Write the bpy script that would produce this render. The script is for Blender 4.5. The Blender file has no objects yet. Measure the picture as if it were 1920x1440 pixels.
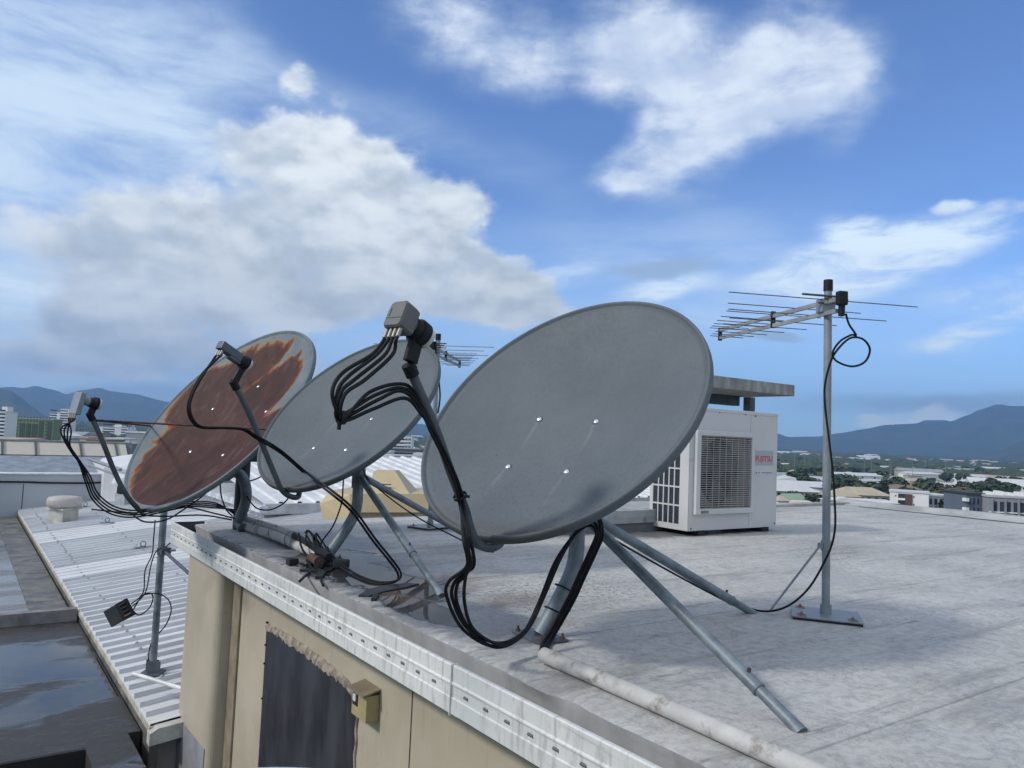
import bpy, bmesh, math, random
from math import sin, cos, pi, radians, sqrt, atan2, asin, hypot
from mathutils import Vector as V, Matrix
random.seed(7)
S = bpy.context.scene
COL = S.collection
# ------------------------------------------------------------------ camera
# world axes: X runs inward across the roof, Y away along its edge, z = 0 is the roof deck
F = 1442.0
E1 = V((.583, -.812, 0)).normalized(); E2 = V((.812, .583, 0)).normalized()
def conv(v): v = V(v); return V((v.dot(E2), -v.dot(E1), v.z))
PT, RL = radians(3.85), radians(2.43)
_f = V((0, cos(PT), sin(PT))); _r = V((1, 0, 0)); _u = V((0, -sin(PT), cos(PT)))
FW = conv(_f); RT = conv(_r*cos(RL)+_u*sin(RL)); UP = conv(-_r*sin(RL)+_u*cos(RL))
HF = conv((0, 1, 0)); HR = conv((1, 0, 0))
CAM = V((-1.2175, -5.1065, .65))
def ray(px, py): return FW+RT*((px-960)/F)-UP*((py-720)/F)
def oX(px, py, X): v = ray(px, py); return CAM+v*((X-CAM.x)/v.x)
def oY(px, py, Y): v = ray(px, py); return CAM+v*((Y-CAM.y)/v.y)
def oZ(px, py, z=0.): v = ray(px, py); return CAM+v*((z-CAM.z)/v.z)
def oD(px, py, d): v = ray(px, py); return CAM+v*(d/v.dot(HF))
def oP(px, py, c, n): v = ray(px, py); return CAM+v*((c-CAM).dot(n)/v.dot(n))
def mpos(d, side):
    "ground position d metres ahead of the roof, side metres to the right"
    return V((CAM.x, CAM.y, 0))+HF*d+HR*side
cd = bpy.data.cameras.new('camera'); cam = bpy.data.objects.new('camera', cd); COL.objects.link(cam)
cd.sensor_width = 36; cd.lens = F/1920*36; cd.clip_start = .02; cd.clip_end = 40000
M = Matrix((RT, UP, -FW)).transposed().to_4x4(); M.translation = CAM; cam.matrix_world = M
S.camera = cam
# ------------------------------------------------------------------ object helpers
def link(name, me=None, parent=None, loc=None, mat=None):
    o = bpy.data.objects.new(name, me); COL.objects.link(o)
    if loc is not None: o.location = loc
    if parent: o.parent = parent
    if me and mat:
        for m in (mat if isinstance(mat, (list, tuple)) else [mat]): me.materials.append(m)
    return o
def tag(o, label=None, cat=None, group=None, kind=None):
    if label: o['label'] = label
    if cat: o['category'] = cat
    if group: o['group'] = group
    if kind: o['kind'] = kind
    return o
def empty(name, label, cat, loc=(0, 0, 0), group=None):
    o = link(name, None, None, loc); o.empty_display_size = .1
    return tag(o, label, cat, group)
def basis(z, x=None):
    z = V(z).normalized()
    if x is None: x = V((1, 0, 0)) if abs(z.x) < .8 else V((0, 1, 0))
    x = V(x); x = (x-z*x.dot(z)).normalized(); y = z.cross(x)
    return Matrix((x, y, z)).transposed()
class MB:
    def __init__(s): s.v = []; s.f = []; s.m = []; s.sm = []
    def add(s, vs, fs, mi=0, smooth=False):
        b = len(s.v); s.v += [tuple(p) for p in vs]
        for f in fs: s.f.append([b+i for i in f]); s.m.append(mi); s.sm.append(smooth)
        return s
    def box(s, c, sz, R=None, mi=0, bev=0.):
        c = V(c); h = V(sz)/2; vs = []
        if bev <= 0:
            for x in (-1, 1):
                for y in (-1, 1):
                    for z in (-1, 1):
                        p = V((x*h.x, y*h.y, z*h.z)); vs.append(c+(R@p if R else p))
            return s.add(vs, [(0, 1, 3, 2), (4, 6, 7, 5), (0, 4, 5, 1), (2, 3, 7, 6), (0, 2, 6, 4), (1, 5, 7, 3)], mi)
        bm = bmesh.new(); bmesh.ops.create_cube(bm, size=1)
        for w in bm.verts: w.co = V((w.co.x*sz[0], w.co.y*sz[1], w.co.z*sz[2]))
        bmesh.ops.bevel(bm, geom=list(bm.edges), offset=bev, segments=2, affect='EDGES', profile=.6)
        vs = [c+(R@w.co if R else w.co) for w in bm.verts]
        bm.verts.index_update(); fs = [[w.index for w in f.verts] for f in bm.faces]; bm.free()
        return s.add(vs, fs, mi, False)
    def bx(s, x0, x1, y0, y1, z0, z1, mi=0, bev=0.):
        return s.box(((x0+x1)/2, (y0+y1)/2, (z0+z1)/2), (abs(x1-x0), abs(y1-y0), abs(z1-z0)), None, mi, bev)
    def cyl(s, a, b, r0, r1=None, n=16, mi=0, caps=True, x=None, smooth=True):
        a = V(a); b = V(b); r1 = r0 if r1 is None else r1; B = basis(b-a, x)
        vs = [a+B@V((cos(2*pi*i/n)*r0, sin(2*pi*i/n)*r0, 0)) for i in range(n)]
        vs += [b+B@V((cos(2*pi*i/n)*r1, sin(2*pi*i/n)*r1, 0)) for i in range(n)]
        s.add(vs, [(i, (i+1) % n, n+(i+1) % n, n+i) for i in range(n)], mi, smooth)
        if caps:
            s.add(vs[:n], [list(range(n))[::-1]], mi); s.add(vs[n:], [list(range(n))], mi)
        return s
    def lathe(s, prof, o=(0, 0, 0), B=None, n=28, mi=0, smooth=True, sx=1., sy=1.):
        "prof: list of (r, h) along the axis"
        o = V(o); vs = []
        for r, h in prof:
            for i in range(n):
                p = V((cos(2*pi*i/n)*r*sx, sin(2*pi*i/n)*r*sy, h)); vs.append(o+(B@p if B else p))
        fs = [(k*n+i, k*n+(i+1) % n, (k+1)*n+(i+1) % n, (k+1)*n+i) for k in range(len(prof)-1) for i in range(n)]
        s.add(vs, fs, mi, smooth)
        return s
    def tube(s, pts, r, n=8, sub=6, mi=0, closed_ends=True, smoothpath=True, rad=None):
        P = [V(p) for p in pts]
        if smoothpath and len(P) > 2:
            Q = []
            for i in range(len(P)-1):
                a = P[max(i-1, 0)]; b = P[i]; c = P[i+1]; d = P[min(i+2, len(P)-1)]
                for k in range(sub):
                    t = k/sub
                    Q.append(.5*((2*b)+(c-a)*t+(2*a-5*b+4*c-d)*t*t+(3*b-a-3*c+d)*t**3))
            Q.append(P[-1]); P = Q
        N = len(P); T = [(P[min(i+1, N-1)]-P[max(i-1, 0)]).normalized() for i in range(N)]
        B = basis(T[0]); x = B.col[0].copy(); vs = []
        for i in range(N):
            x = (x-T[i]*x.dot(T[i])).normalized(); y = T[i].cross(x)
            rr = r if rad is None else rad(i/(N-1))
            for k in range(n): vs.append(P[i]+x*cos(2*pi*k/n)*rr+y*sin(2*pi*k/n)*rr)
        s.add(vs, [(i*n+k, i*n+(k+1) % n, (i+1)*n+(k+1) % n, (i+1)*n+k) for i in range(N-1) for k in range(n)], mi, True)
        s.add(vs[:n], [list(range(n))[::-1]], mi); s.add(vs[-n:], [list(range(n))], mi)
        return s
    def prism(s, poly, y0, y1, axis='Y', mi=0):
        "poly in (x,z) swept along Y, in (y,z) along X, or in (x,y) along Z"
        n = len(poly)
        def P(a, b, t): return (a, t, b) if axis == 'Y' else ((t, a, b) if axis == 'X' else (a, b, t))
        vs = [P(a, b, y0) for a, b in poly]+[P(a, b, y1) for a, b in poly]
        fs = [(i, (i+1) % n, n+(i+1) % n, n+i) for i in range(n)]+[list(range(n))[::-1], list(range(n, 2*n))]
        return s.add(vs, fs, mi)
    def mesh(s, name):
        me = bpy.data.meshes.new(name); me.from_pydata(s.v, [], s.f)
        for p, m, k in zip(me.polygons, s.m, s.sm): p.material_index = m; p.use_smooth = k
        bm = bmesh.new(); bm.from_mesh(me); bmesh.ops.recalc_face_normals(bm, faces=bm.faces); bm.to_mesh(me); bm.free()
        return me
    def build(s, name, mat, parent=None, loc=None):
        return link(name, s.mesh(name), parent, loc, mat)
# ------------------------------------------------------------------ node helpers
class G:
    "small expression builder for shader trees"
    def __init__(s, nt): s.nt = nt
    def n(s, t, **k):
        x = s.nt.nodes.new(t)
        for a, b in k.items(): setattr(x, a, b)
        return x
    def put(s, sock, v):
        if isinstance(v, bpy.types.NodeSocket): s.nt.links.new(v, sock)
        elif v is not None: sock.default_value = v
    def m(s, op, a, b=None, c=None, clamp=False):
        x = s.n('ShaderNodeMath', operation=op, use_clamp=clamp)
        s.put(x.inputs[0], a); s.put(x.inputs[1], b); s.put(x.inputs[2], c); return x.outputs[0]
    def vm(s, op, a, b=None):
        x = s.n('ShaderNodeVectorMath', operation=op); s.put(x.inputs[0], a); s.put(x.inputs[1], b)
        return x.outputs['Value' if op in ('LENGTH', 'DOT_PRODUCT', 'DISTANCE') else 'Vector']
    def mr(s, v, a, b, c=0., d=1., smooth=True):
        x = s.n('ShaderNodeMapRange', interpolation_type='SMOOTHSTEP' if smooth else 'LINEAR')
        for i, q in enumerate((v, a, b, c, d)): s.put(x.inputs[i], q)
        return x.outputs[0]
    def mix(s, f, a, b):
        x = s.n('ShaderNodeMix', data_type='RGBA'); s.put(x.inputs[0], f)
        s.put(x.inputs[6], a if isinstance(a, bpy.types.NodeSocket) else (*a[:3], 1))
        s.put(x.inputs[7], b if isinstance(b, bpy.types.NodeSocket) else (*b[:3], 1)); return x.outputs[2]
    def map(s, v, loc=(0, 0, 0), rot=(0, 0, 0), sc=(1, 1, 1)):
        x = s.n('ShaderNodeMapping'); s.put(x.inputs[0], v)
        x.inputs[1].default_value = loc; x.inputs[2].default_value = rot; x.inputs[3].default_value = sc
        return x.outputs[0]
    def noise(s, v, sc, det=4., rough=.55, dist=0., dims='3D'):
        x = s.n('ShaderNodeTexNoise', noise_dimensions=dims); s.put(x.inputs['Vector'], v)
        x.inputs['Scale'].default_value = sc; x.inputs['Detail'].default_value = det
        x.inputs['Roughness'].default_value = rough; x.inputs['Distortion'].default_value = dist
        return x.outputs[0]
    def voro(s, v, sc, feat='F1'):
        x = s.n('ShaderNodeTexVoronoi', feature=feat); s.put(x.inputs['Vector'], v); x.inputs['Scale'].default_value = sc
        return x.outputs['Distance'], x.outputs['Color'] if feat == 'F1' else None
    def obj(s): return s.n('ShaderNodeTexCoord').outputs['Object']
    def pos(s): return s.n('ShaderNodeNewGeometry').outputs['Position']
    def bump(s, h, st=.3, dist=.01):
        x = s.n('ShaderNodeBump'); s.put(x.inputs['Height'], h)
        x.inputs['Strength'].default_value = st; x.inputs['Distance'].default_value = dist; return x.outputs[0]
    def ell(s, p, c, r, rot=0.):
        "1 inside to 0 outside of an ellipse in the xy plane of p"
        q = s.vm('SUBTRACT', p, (c[0], c[1], 0.)); q = s.map(q, rot=(0, 0, -rot)); q = s.map(q, sc=(1/r[0], 1/r[1], 0.))
        return s.m('SUBTRACT', 1., s.vm('LENGTH', q))
def mat(name, col=(.5, .5, .5), rough=.6, metal=0., spec=None):
    m = bpy.data.materials.new(name); m.use_nodes = True; nt = m.node_tree
    b = nt.nodes['Principled BSDF']; b.inputs['Base Color'].default_value = (*col, 1)
    b.inputs['Roughness'].default_value = rough; b.inputs['Metallic'].default_value = metal
    if spec is not None: b.inputs['Specular IOR Level'].default_value = spec
    return m, G(nt), b
def worn(name, col, rough=.6, metal=0., var=.25, sc=6., stain=None, stain_amt=.0, stain_sc=3., bump=0., bsc=60., stretch=(1, 1, 1), spec=None, coord='obj'):
    "paint or metal with mottling, streaks and stains"
    m, g, b = mat(name, col, rough, metal, spec)
    p = g.obj() if coord == 'obj' else g.pos()
    q = g.map(p, sc=stretch)
    n = g.noise(q, sc, 6, .6)
    lo = [c*(1-var) for c in col]; hi = [min(1, c*(1+var)) for c in col]
    c = g.mix(g.mr(n, .3, .7), lo, hi)
    if stain is not None:
        n2 = g.noise(q, stain_sc, 8, .65, .3)
        c = g.mix(g.mr(n2, .62-stain_amt, .78-stain_amt), c, stain)
    g.put(b.inputs['Base Color'], c)
    g.put(b.inputs['Roughness'], g.mr(n, .3, .7, max(0, rough-.08), min(1, rough+.1)))
    if bump: g.put(b.inputs['Normal'], g.bump(g.noise(p, bsc, 5, .6), bump, .004))
    return m
def shade(name, col, rough=.6, metal=0.):
    return worn(name, col, rough, metal, .12, 5.)
# ------------------------------------------------------------------ sky and sun
SUN_EL, SUN_AZ = radians(37), radians(168)      # the sun stands over the low side (-X)
sd = V((cos(SUN_EL)*cos(SUN_AZ), cos(SUN_EL)*sin(SUN_AZ), sin(SUN_EL)))
sl = bpy.data.lights.new('sun', 'SUN'); sl.energy = 2.0; sl.angle = radians(6.); sl.color = (1, .95, .88)
so = bpy.data.objects.new('sun', sl); COL.objects.link(so)
so.rotation_euler = sd.to_track_quat('Z', 'Y').to_euler(); so.location = (0, 0, 30)
def build_world():
    w = bpy.data.worlds.new('World'); S.world = w; w.use_nodes = True; nt = w.node_tree; nt.nodes.clear(); g = G(nt)
    sky = g.n('ShaderNodeTexSky', sky_type='NISHITA'); sky.sun_disc = False; sky.sun_elevation = SUN_EL
    sky.sun_rotation = atan2(sd.x, sd.y); sky.altitude = 50; sky.air_density = 1.0; sky.dust_density = .4; sky.ozone_density = 2.2
    d = g.n('ShaderNodeTexCoord').outputs['Generated']
    # azimuth (measured from the view over the town) and elevation, scaled so that one unit is one radian
    fx = g.vm('DOT_PRODUCT', d, tuple(HF)); rx = g.vm('DOT_PRODUCT', d, tuple(HR))
    sep = g.n('ShaderNodeSeparateXYZ'); g.put(sep.inputs[0], d)
    az = g.m('ARCTAN2', rx, fx); el = g.m('ARCSINE', sep.outputs[2])
    cb = g.n('ShaderNodeCombineXYZ'); g.put(cb.inputs[0], az); g.put(cb.inputs[1], el); P = cb.outputs[0]
    def ae(px, py):
        v = ray(px, py).normalized(); return atan2(v.dot(HR), v.dot(HF)), asin(v.z)
    wob = g.n('ShaderNodeTexNoise'); g.put(wob.inputs['Vector'], P); wob.inputs['Scale'].default_value = 5.; wob.inputs['Detail'].default_value = 5
    wv = g.vm('SUBTRACT', wob.outputs['Color'], (.5, .5, .5)); wsc = g.n('ShaderNodeVectorMath', operation='SCALE'); g.put(wsc.inputs[0], wv); wsc.inputs[3].default_value = .06
    PW = g.vm('ADD', P, wsc.outputs[0])
    def blob(px, py, rx, ry, rot=0, soft=1., src=None):
        a, e = ae(px, py)
        x = g.n('ShaderNodeMapping', vector_type='TEXTURE'); g.put(x.inputs[0], src or PW); x.inputs[1].default_value = (a, e, 0); x.inputs[2].default_value = (0, 0, rot); x.inputs[3].default_value = (rx/F, ry/F, 1)
        l = g.vm('LENGTH', x.outputs[0]); return g.mr(l, 1.25, .15, 0., soft)
    def union(bs):
        r = None
        for b in bs:
            q_ = blob(*b); r = q_ if r is None else g.m('ADD', r, q_)
        return g.m('MINIMUM', r, 1.15)
    R = radians
    cum = union([a for a in ((610, 340, 215, 125), (545, 285, 150, 75), (790, 425, 140, 100, R(-20)), (870, 380, 75, 60), (700, 310, 60, 50), (480, 450, 300, 105), (240, 450, 190, 90), (730, 520, 330, 100, R(-6)), (330, 550, 290, 100),
                                    (950, 540, 150, 60, R(-10)), (350, 640, 270, 60, 0, .85), (200, 590, 140, 65, 0, .9), (330, 690, 300, 45, 0, .9), (150, 660, 200, 30, 0, .7), (1030, 590, 110, 30, 0, .45), (860, 560, 200, 50), (640, 560, 170, 60),
                                    (560, 148, 52, 38, 0, .75), (640, 175, 30, 20, 0, .35), (700, 182, 22, 14, 0, .3))])
    cum2 = union([a for a in ((1215, 95, 150, 110, R(8), .9), (1010, 60, 280, 120, 0, .55), (1400, 190, 260, 90, R(22), .95), (1250, 260, 150, 75, R(35), .95), (1150, 320, 80, 45, R(20), .7), (1580, 190, 100, 120, 0, .6), (1500, 60, 110, 90, 0, .55), (850, 50, 210, 120, 0, .45), (1350, 110, 240, 120, 0, .5), (1300, 340, 200, 70, R(20), .35), (960, 160, 200, 60, 0, .35),
                                     (1460, 130, 160, 90, 0, .5))])
    low = union([a for a in ((1720, 745, 170, 22, 0, .5), (1450, 636, 62, 14, 0, .6), (1540, 765, 130, 25, 0, .35), (1300, 505, 130, 26, 0, .35), (270, 765, 180, 60, 0, .8), (120, 740, 200, 22, 0, .35), (1210, 515, 110, 24, 0, .4), (1850, 735, 110, 20, 0, .4))])
    wht = union([a for a in ((1645, 787, 70, 20, R(12), .55), (1753, 775, 52, 34, R(20), .8), (1622, 780, 22, 9, 0, .8), (1700, 792, 120, 14, R(6), .5), (1780, 396, 32, 18, 0, .8), (1890, 393, 62, 26, 0, .75))])
    cir = union([a for a in ((1620, 430, 110, 34, R(-14), .6), (1700, 475, 220, 60, R(12), .8), (1580, 500, 160, 70, R(8), .8), (1880, 545, 150, 36, R(6), .55), (1850, 605, 160, 22, R(12), .6), (1250, 545, 120, 30, R(10), .7), (1060, 520, 120, 40, R(20), .45), (980, 560, 70, 34, R(25), .55),
                                     (1760, 640, 150, 20, 0, .3), (1330, 600, 60, 26, R(-20), .35), (530, 560, 80, 20, 0, .9), (60, 545, 170, 50, R(-10), .9), (40, 640, 120, 40, 0, .6), (1450, 530, 120, 24, R(10), .5))])
    veil = union([a for a in ((60, 130, 400, 190, R(-25), .85), (60, 340, 360, 170, R(-8), .95), (330, 90, 230, 160, R(-20), .55), (330, 250, 300, 60, R(-25), .45), (20, 520, 260, 160, 0, .85), (150, 700, 330, 90, 0, .5), (700, 700, 400, 120, 0, .3), (1200, 440, 500, 100, R(5), .35), (1450, 560, 500, 130, 0, .45), (620, 190, 260, 80, R(-10), .4), (950, 300, 240, 60, R(-12), .25), (1000, 640, 500, 90, 0, .4))])
    n1 = g.noise(g.map(P, sc=(1, 1.5, 1)), 7., 8, .52, .2)
    n1s = g.noise(g.map(P, sc=(1, 1.6, 1)), 8., 6, .5, .1)
    n1b = g.noise(g.map(P, loc=(-.004, -.026, 0), sc=(1, 1.6, 1)), 8., 6, .5, .1)
    n2 = g.noise(g.map(P, rot=(0, 0, R(-14)), sc=(1, 3.4, 1)), 8., 9, .66, .45)
    n3 = g.noise(g.map(P, rot=(0, 0, R(26)), sc=(1, 3.2, 1)), 4.5, 9, .62, .35)
    nf = g.noise(g.map(P, sc=(1, 1.4, 1)), 24., 7, .62, .3)
    nd = g.m('ADD', g.m('SUBTRACT', n1, .5), g.m('MULTIPLY', g.m('SUBTRACT', nf, .5), .42))
    dens = g.m('ADD', g.m('MULTIPLY', cum, .92), g.m('MULTIPLY', nd, 2.5))
    a1 = g.m('MULTIPLY', g.mr(dens, .14, .86), g.mr(cum, .0, .3))
    d2 = g.m('ADD', cum2, g.m('ADD', g.m('MULTIPLY', nd, 1.4), g.m('MULTIPLY', g.m('SUBTRACT', n3, .5), 1.1))); a2 = g.m('MULTIPLY', g.m('MULTIPLY', g.mr(d2, .0, 1.2), g.mr(cum2, .0, .5, 0., .84)), g.mr(n3, .28, .56, .55, 1.))
    a3 = g.m('MULTIPLY', g.mr(g.m('ADD', low, g.m('MULTIPLY', nd, 1.)), .1, .7), .75)
    a4 = g.m('MULTIPLY', g.mr(g.m('ADD', wht, g.m('MULTIPLY', nd, 2.6)), .2, .9), g.mr(wht, .0, .3))
    a5 = g.m('MULTIPLY', g.mr(cir, .05, .75), g.mr(g.m('ADD', n2, g.m('MULTIPLY', cir, .12)), .40, .72, .12, 1.))
    a6 = g.m('MULTIPLY', g.mr(veil, .0, 1.), g.mr(n3, .32, .66, .30, 1.))
    # sunlit tops against greyer bases
    top = g.m('ADD', g.m('SUBTRACT', n1s, n1b), g.m('MULTIPLY', nd, .30))
    lit = g.mr(g.m('ADD', top, g.m('MULTIPLY', g.m('SUBTRACT', n1, .5), .75)), -.17, .17)
    core = g.mr(dens, .55, 1.35)
    big = g.mr(n3, .38, .62)
    k = g.m('MULTIPLY', core, g.m('ADD', .35, g.m('MULTIPLY', big, .65)))
    cc = g.mix(lit, (.50, .58, .68), (.80, .85, .89))
    bot = g.mr(el, ae(600, 300)[1], ae(600, 620)[1])
    cc = g.mix(k, cc, g.mix(lit, (.35, .41, .46), (.68, .73, .77)))
    cc = g.mix(g.m('MULTIPLY', bot, .35), cc, (.36, .42, .49))
    skyc = g.n('ShaderNodeMix', data_type='RGBA'); skyc.blend_type = 'MULTIPLY'; skyc.inputs[0].default_value = 1.
    g.put(skyc.inputs[6], sky.outputs[0]); skyc.inputs[7].default_value = (.086, .104, .140, 1)
    tint = g.mix(g.mr(el, -.02, .30, smooth=False), (.62, .95, 1.30), (1, 1, 1))
    tm = g.n('ShaderNodeMix', data_type='RGBA'); tm.blend_type = 'MULTIPLY'; tm.inputs[0].default_value = 1.; g.put(tm.inputs[6], skyc.outputs[2]); g.put(tm.inputs[7], tint)
    c = tm.outputs[2]
    c = g.mix(g.mr(el, .30, .0, 0., .62), c, (.44, .64, .84))
    c = g.mix(a6, c, (.58, .71, .86))
    c = g.mix(a5, c, (.72, .85, .96))
    c = g.mix(a2, c, g.mix(g.m('MULTIPLY', g.mr(d2, .35, 1.2), g.m('ADD', .4, g.m('MULTIPLY', lit, .6))), (.40, .51, .71), (.78, .85, .93)))
    c = g.mix(a3, c, (.30, .41, .56))
    c = g.mix(a4, c, (.66, .77, .88))
    c = g.mix(a1, c, cc)
    # broken bright cloud added overhead and behind the view to lift ambient light
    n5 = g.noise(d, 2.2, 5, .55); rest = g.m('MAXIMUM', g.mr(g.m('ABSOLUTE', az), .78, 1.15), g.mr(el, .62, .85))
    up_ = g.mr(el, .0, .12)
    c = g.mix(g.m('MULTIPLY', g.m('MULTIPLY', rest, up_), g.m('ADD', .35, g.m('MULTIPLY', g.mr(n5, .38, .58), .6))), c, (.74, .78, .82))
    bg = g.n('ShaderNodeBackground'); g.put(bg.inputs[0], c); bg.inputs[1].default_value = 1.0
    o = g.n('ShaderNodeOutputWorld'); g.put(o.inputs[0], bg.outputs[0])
    w.cycles.sampling_method = 'MANUAL'; w.cycles.sample_map_resolution = 512
build_world()
S.view_settings.view_transform = 'Standard'; S.view_settings.look = 'None'; S.view_settings.exposure = .26; S.view_settings.gamma = 1
# ------------------------------------------------------------------ materials
galv = worn('galvanised steel', (.17, .205, .225), .5, .3, .3, 14., bump=.15, bsc=90)
galvdark = worn('dull dark steel', (.085, .10, .115), .55, .3, .3, 12.)
blackm = worn('black cable sheath', (.010, .011, .013), .6, 0, .5, 40., stain=(.035, .035, .034), stain_amt=.04, stain_sc=14., spec=.2)
blackp = worn('black plastic', (.012, .013, .015), .55, 0, .3, 10., spec=.25)
greyp = worn('grey weathered plastic', (.105, .112, .108), .5, 0, .12, 12.)
greyp2 = worn('blue grey plastic', (.085, .10, .13), .45, 0, .12, 12.)
paleplas = worn('pale grey plastic', (.20, .24, .28), .5, 0, .12, 12.)
capwhite = worn('white feed cap', (.55, .58, .56), .4, 0, .08, 12.)
chrome, _g, _b = mat('bright bolt metal', (.75, .77, .8), .22, 1.)
brass = worn('dull connector metal', (.30, .29, .25), .5, .6, .2, 30.)
rustm = worn('rusty iron', (.085, .048, .034), .85, .1, .6, 35.)
rustrod = worn('rusty rod', (.10, .045, .035), .75, .2, .6, 30.)
gapdark = worn('dark opening', (.012, .013, .015), .8, 0, .2, 5.)
def white_metal():
    m, g, b = mat('weathered white metal', (.6, .6, .58), .5)
    p = g.pos(); st = g.noise(g.map(p, sc=(1, 14, 2.5)), 3.2, 8, .65)
    gr = g.noise(p, 26., 8, .7); big = g.noise(p, 2.2, 3, .5)
    c = g.mix(g.mr(big, .35, .65), (.55, .57, .56), (.68, .68, .65))
    c = g.mix(g.m('MULTIPLY', g.mr(st, .47, .74), .7), c, (.27, .25, .23))
    ln = g.noise(g.map(p, sc=(1, .35, 6.)), 9., 8, .75); c = g.mix(g.m('MULTIPLY', g.mr(ln, .58, .68), .35), c, (.22, .21, .19))
    c = g.mix(g.m('MULTIPLY', g.mr(gr, .62, .72), .55), c, (.16, .15, .13))
    g.put(b.inputs['Base Color'], c); g.put(b.inputs['Normal'], g.bump(gr, .15, .002)); return m
fasciam = white_metal()
def wall_mat():
    m, g, b = mat('beige painted cladding', (.44, .39, .29), .5); p = g.pos()
    n = g.noise(p, 2.2, 5, .6); f = g.noise(p, 40., 6, .7); dr = g.noise(g.map(p, sc=(9, 9, .8)), 3.2, 8, .65, .2); bl = g.noise(p, 7., 7, .7, .6)
    c = g.mix(g.mr(n, .3, .7), (.405, .355, .262), (.465, .415, .315))
    c = g.mix(g.m('MULTIPLY', g.mr(dr, .55, .75), .45), c, (.24, .205, .15)); c = g.mix(g.m('MULTIPLY', g.mr(bl, .64, .70), .5), c, (.27, .25, .21))
    c = g.mix(g.m('MULTIPLY', g.mr(f, .66, .70), .6), c, (.13, .11, .08))
    g.put(b.inputs['Base Color'], c); g.put(b.inputs['Roughness'], g.mr(n, .3, .7, .42, .6)); g.put(b.inputs['Normal'], g.bump(g.m('ADD', g.m('MULTIPLY', n, 2.), g.m('MULTIPLY', f, .25)), .25, .006)); return m
beige = wall_mat()
beigedark = worn('grubby beige trim', (.23, .19, .13), .6, 0, .2, 9., coord='pos')
patchgrey = worn('grey primer patch', (.24, .25, .26), .6, 0, .12, 6.)
sealant = worn('dried sealant', (.27, .23, .18), .9, 0, .5, 30., stain=(.10, .07, .05), stain_amt=.05, stain_sc=22, bump=.6, bsc=70)
boardm = worn('dark glossy board', (.034, .036, .042), .34, 0, .5, 2.5, stain=(.07, .07, .075), stain_amt=-.04, stain_sc=3., stretch=(1, 2, .7))
acwhite = worn('cream white enamel', (.52, .525, .515), .4, 0, .05, 2., stain=(.40, .38, .33), stain_amt=-.03, stain_sc=6)
acgrille = worn('grille grey', (.36, .36, .34), .5, 0, .1, 8.)
pipewhite = worn('flaking white pipe paint', (.46, .455, .43), .65, 0, .15, 7., stain=(.22, .20, .175), stain_amt=.12, stain_sc=12, bump=.7, bsc=34)
concm = worn('stained concrete', (.33, .34, .34), .85, 0, .25, 3., stain=(.17, .17, .17), stain_amt=.04, stain_sc=4, bump=.3)
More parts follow.
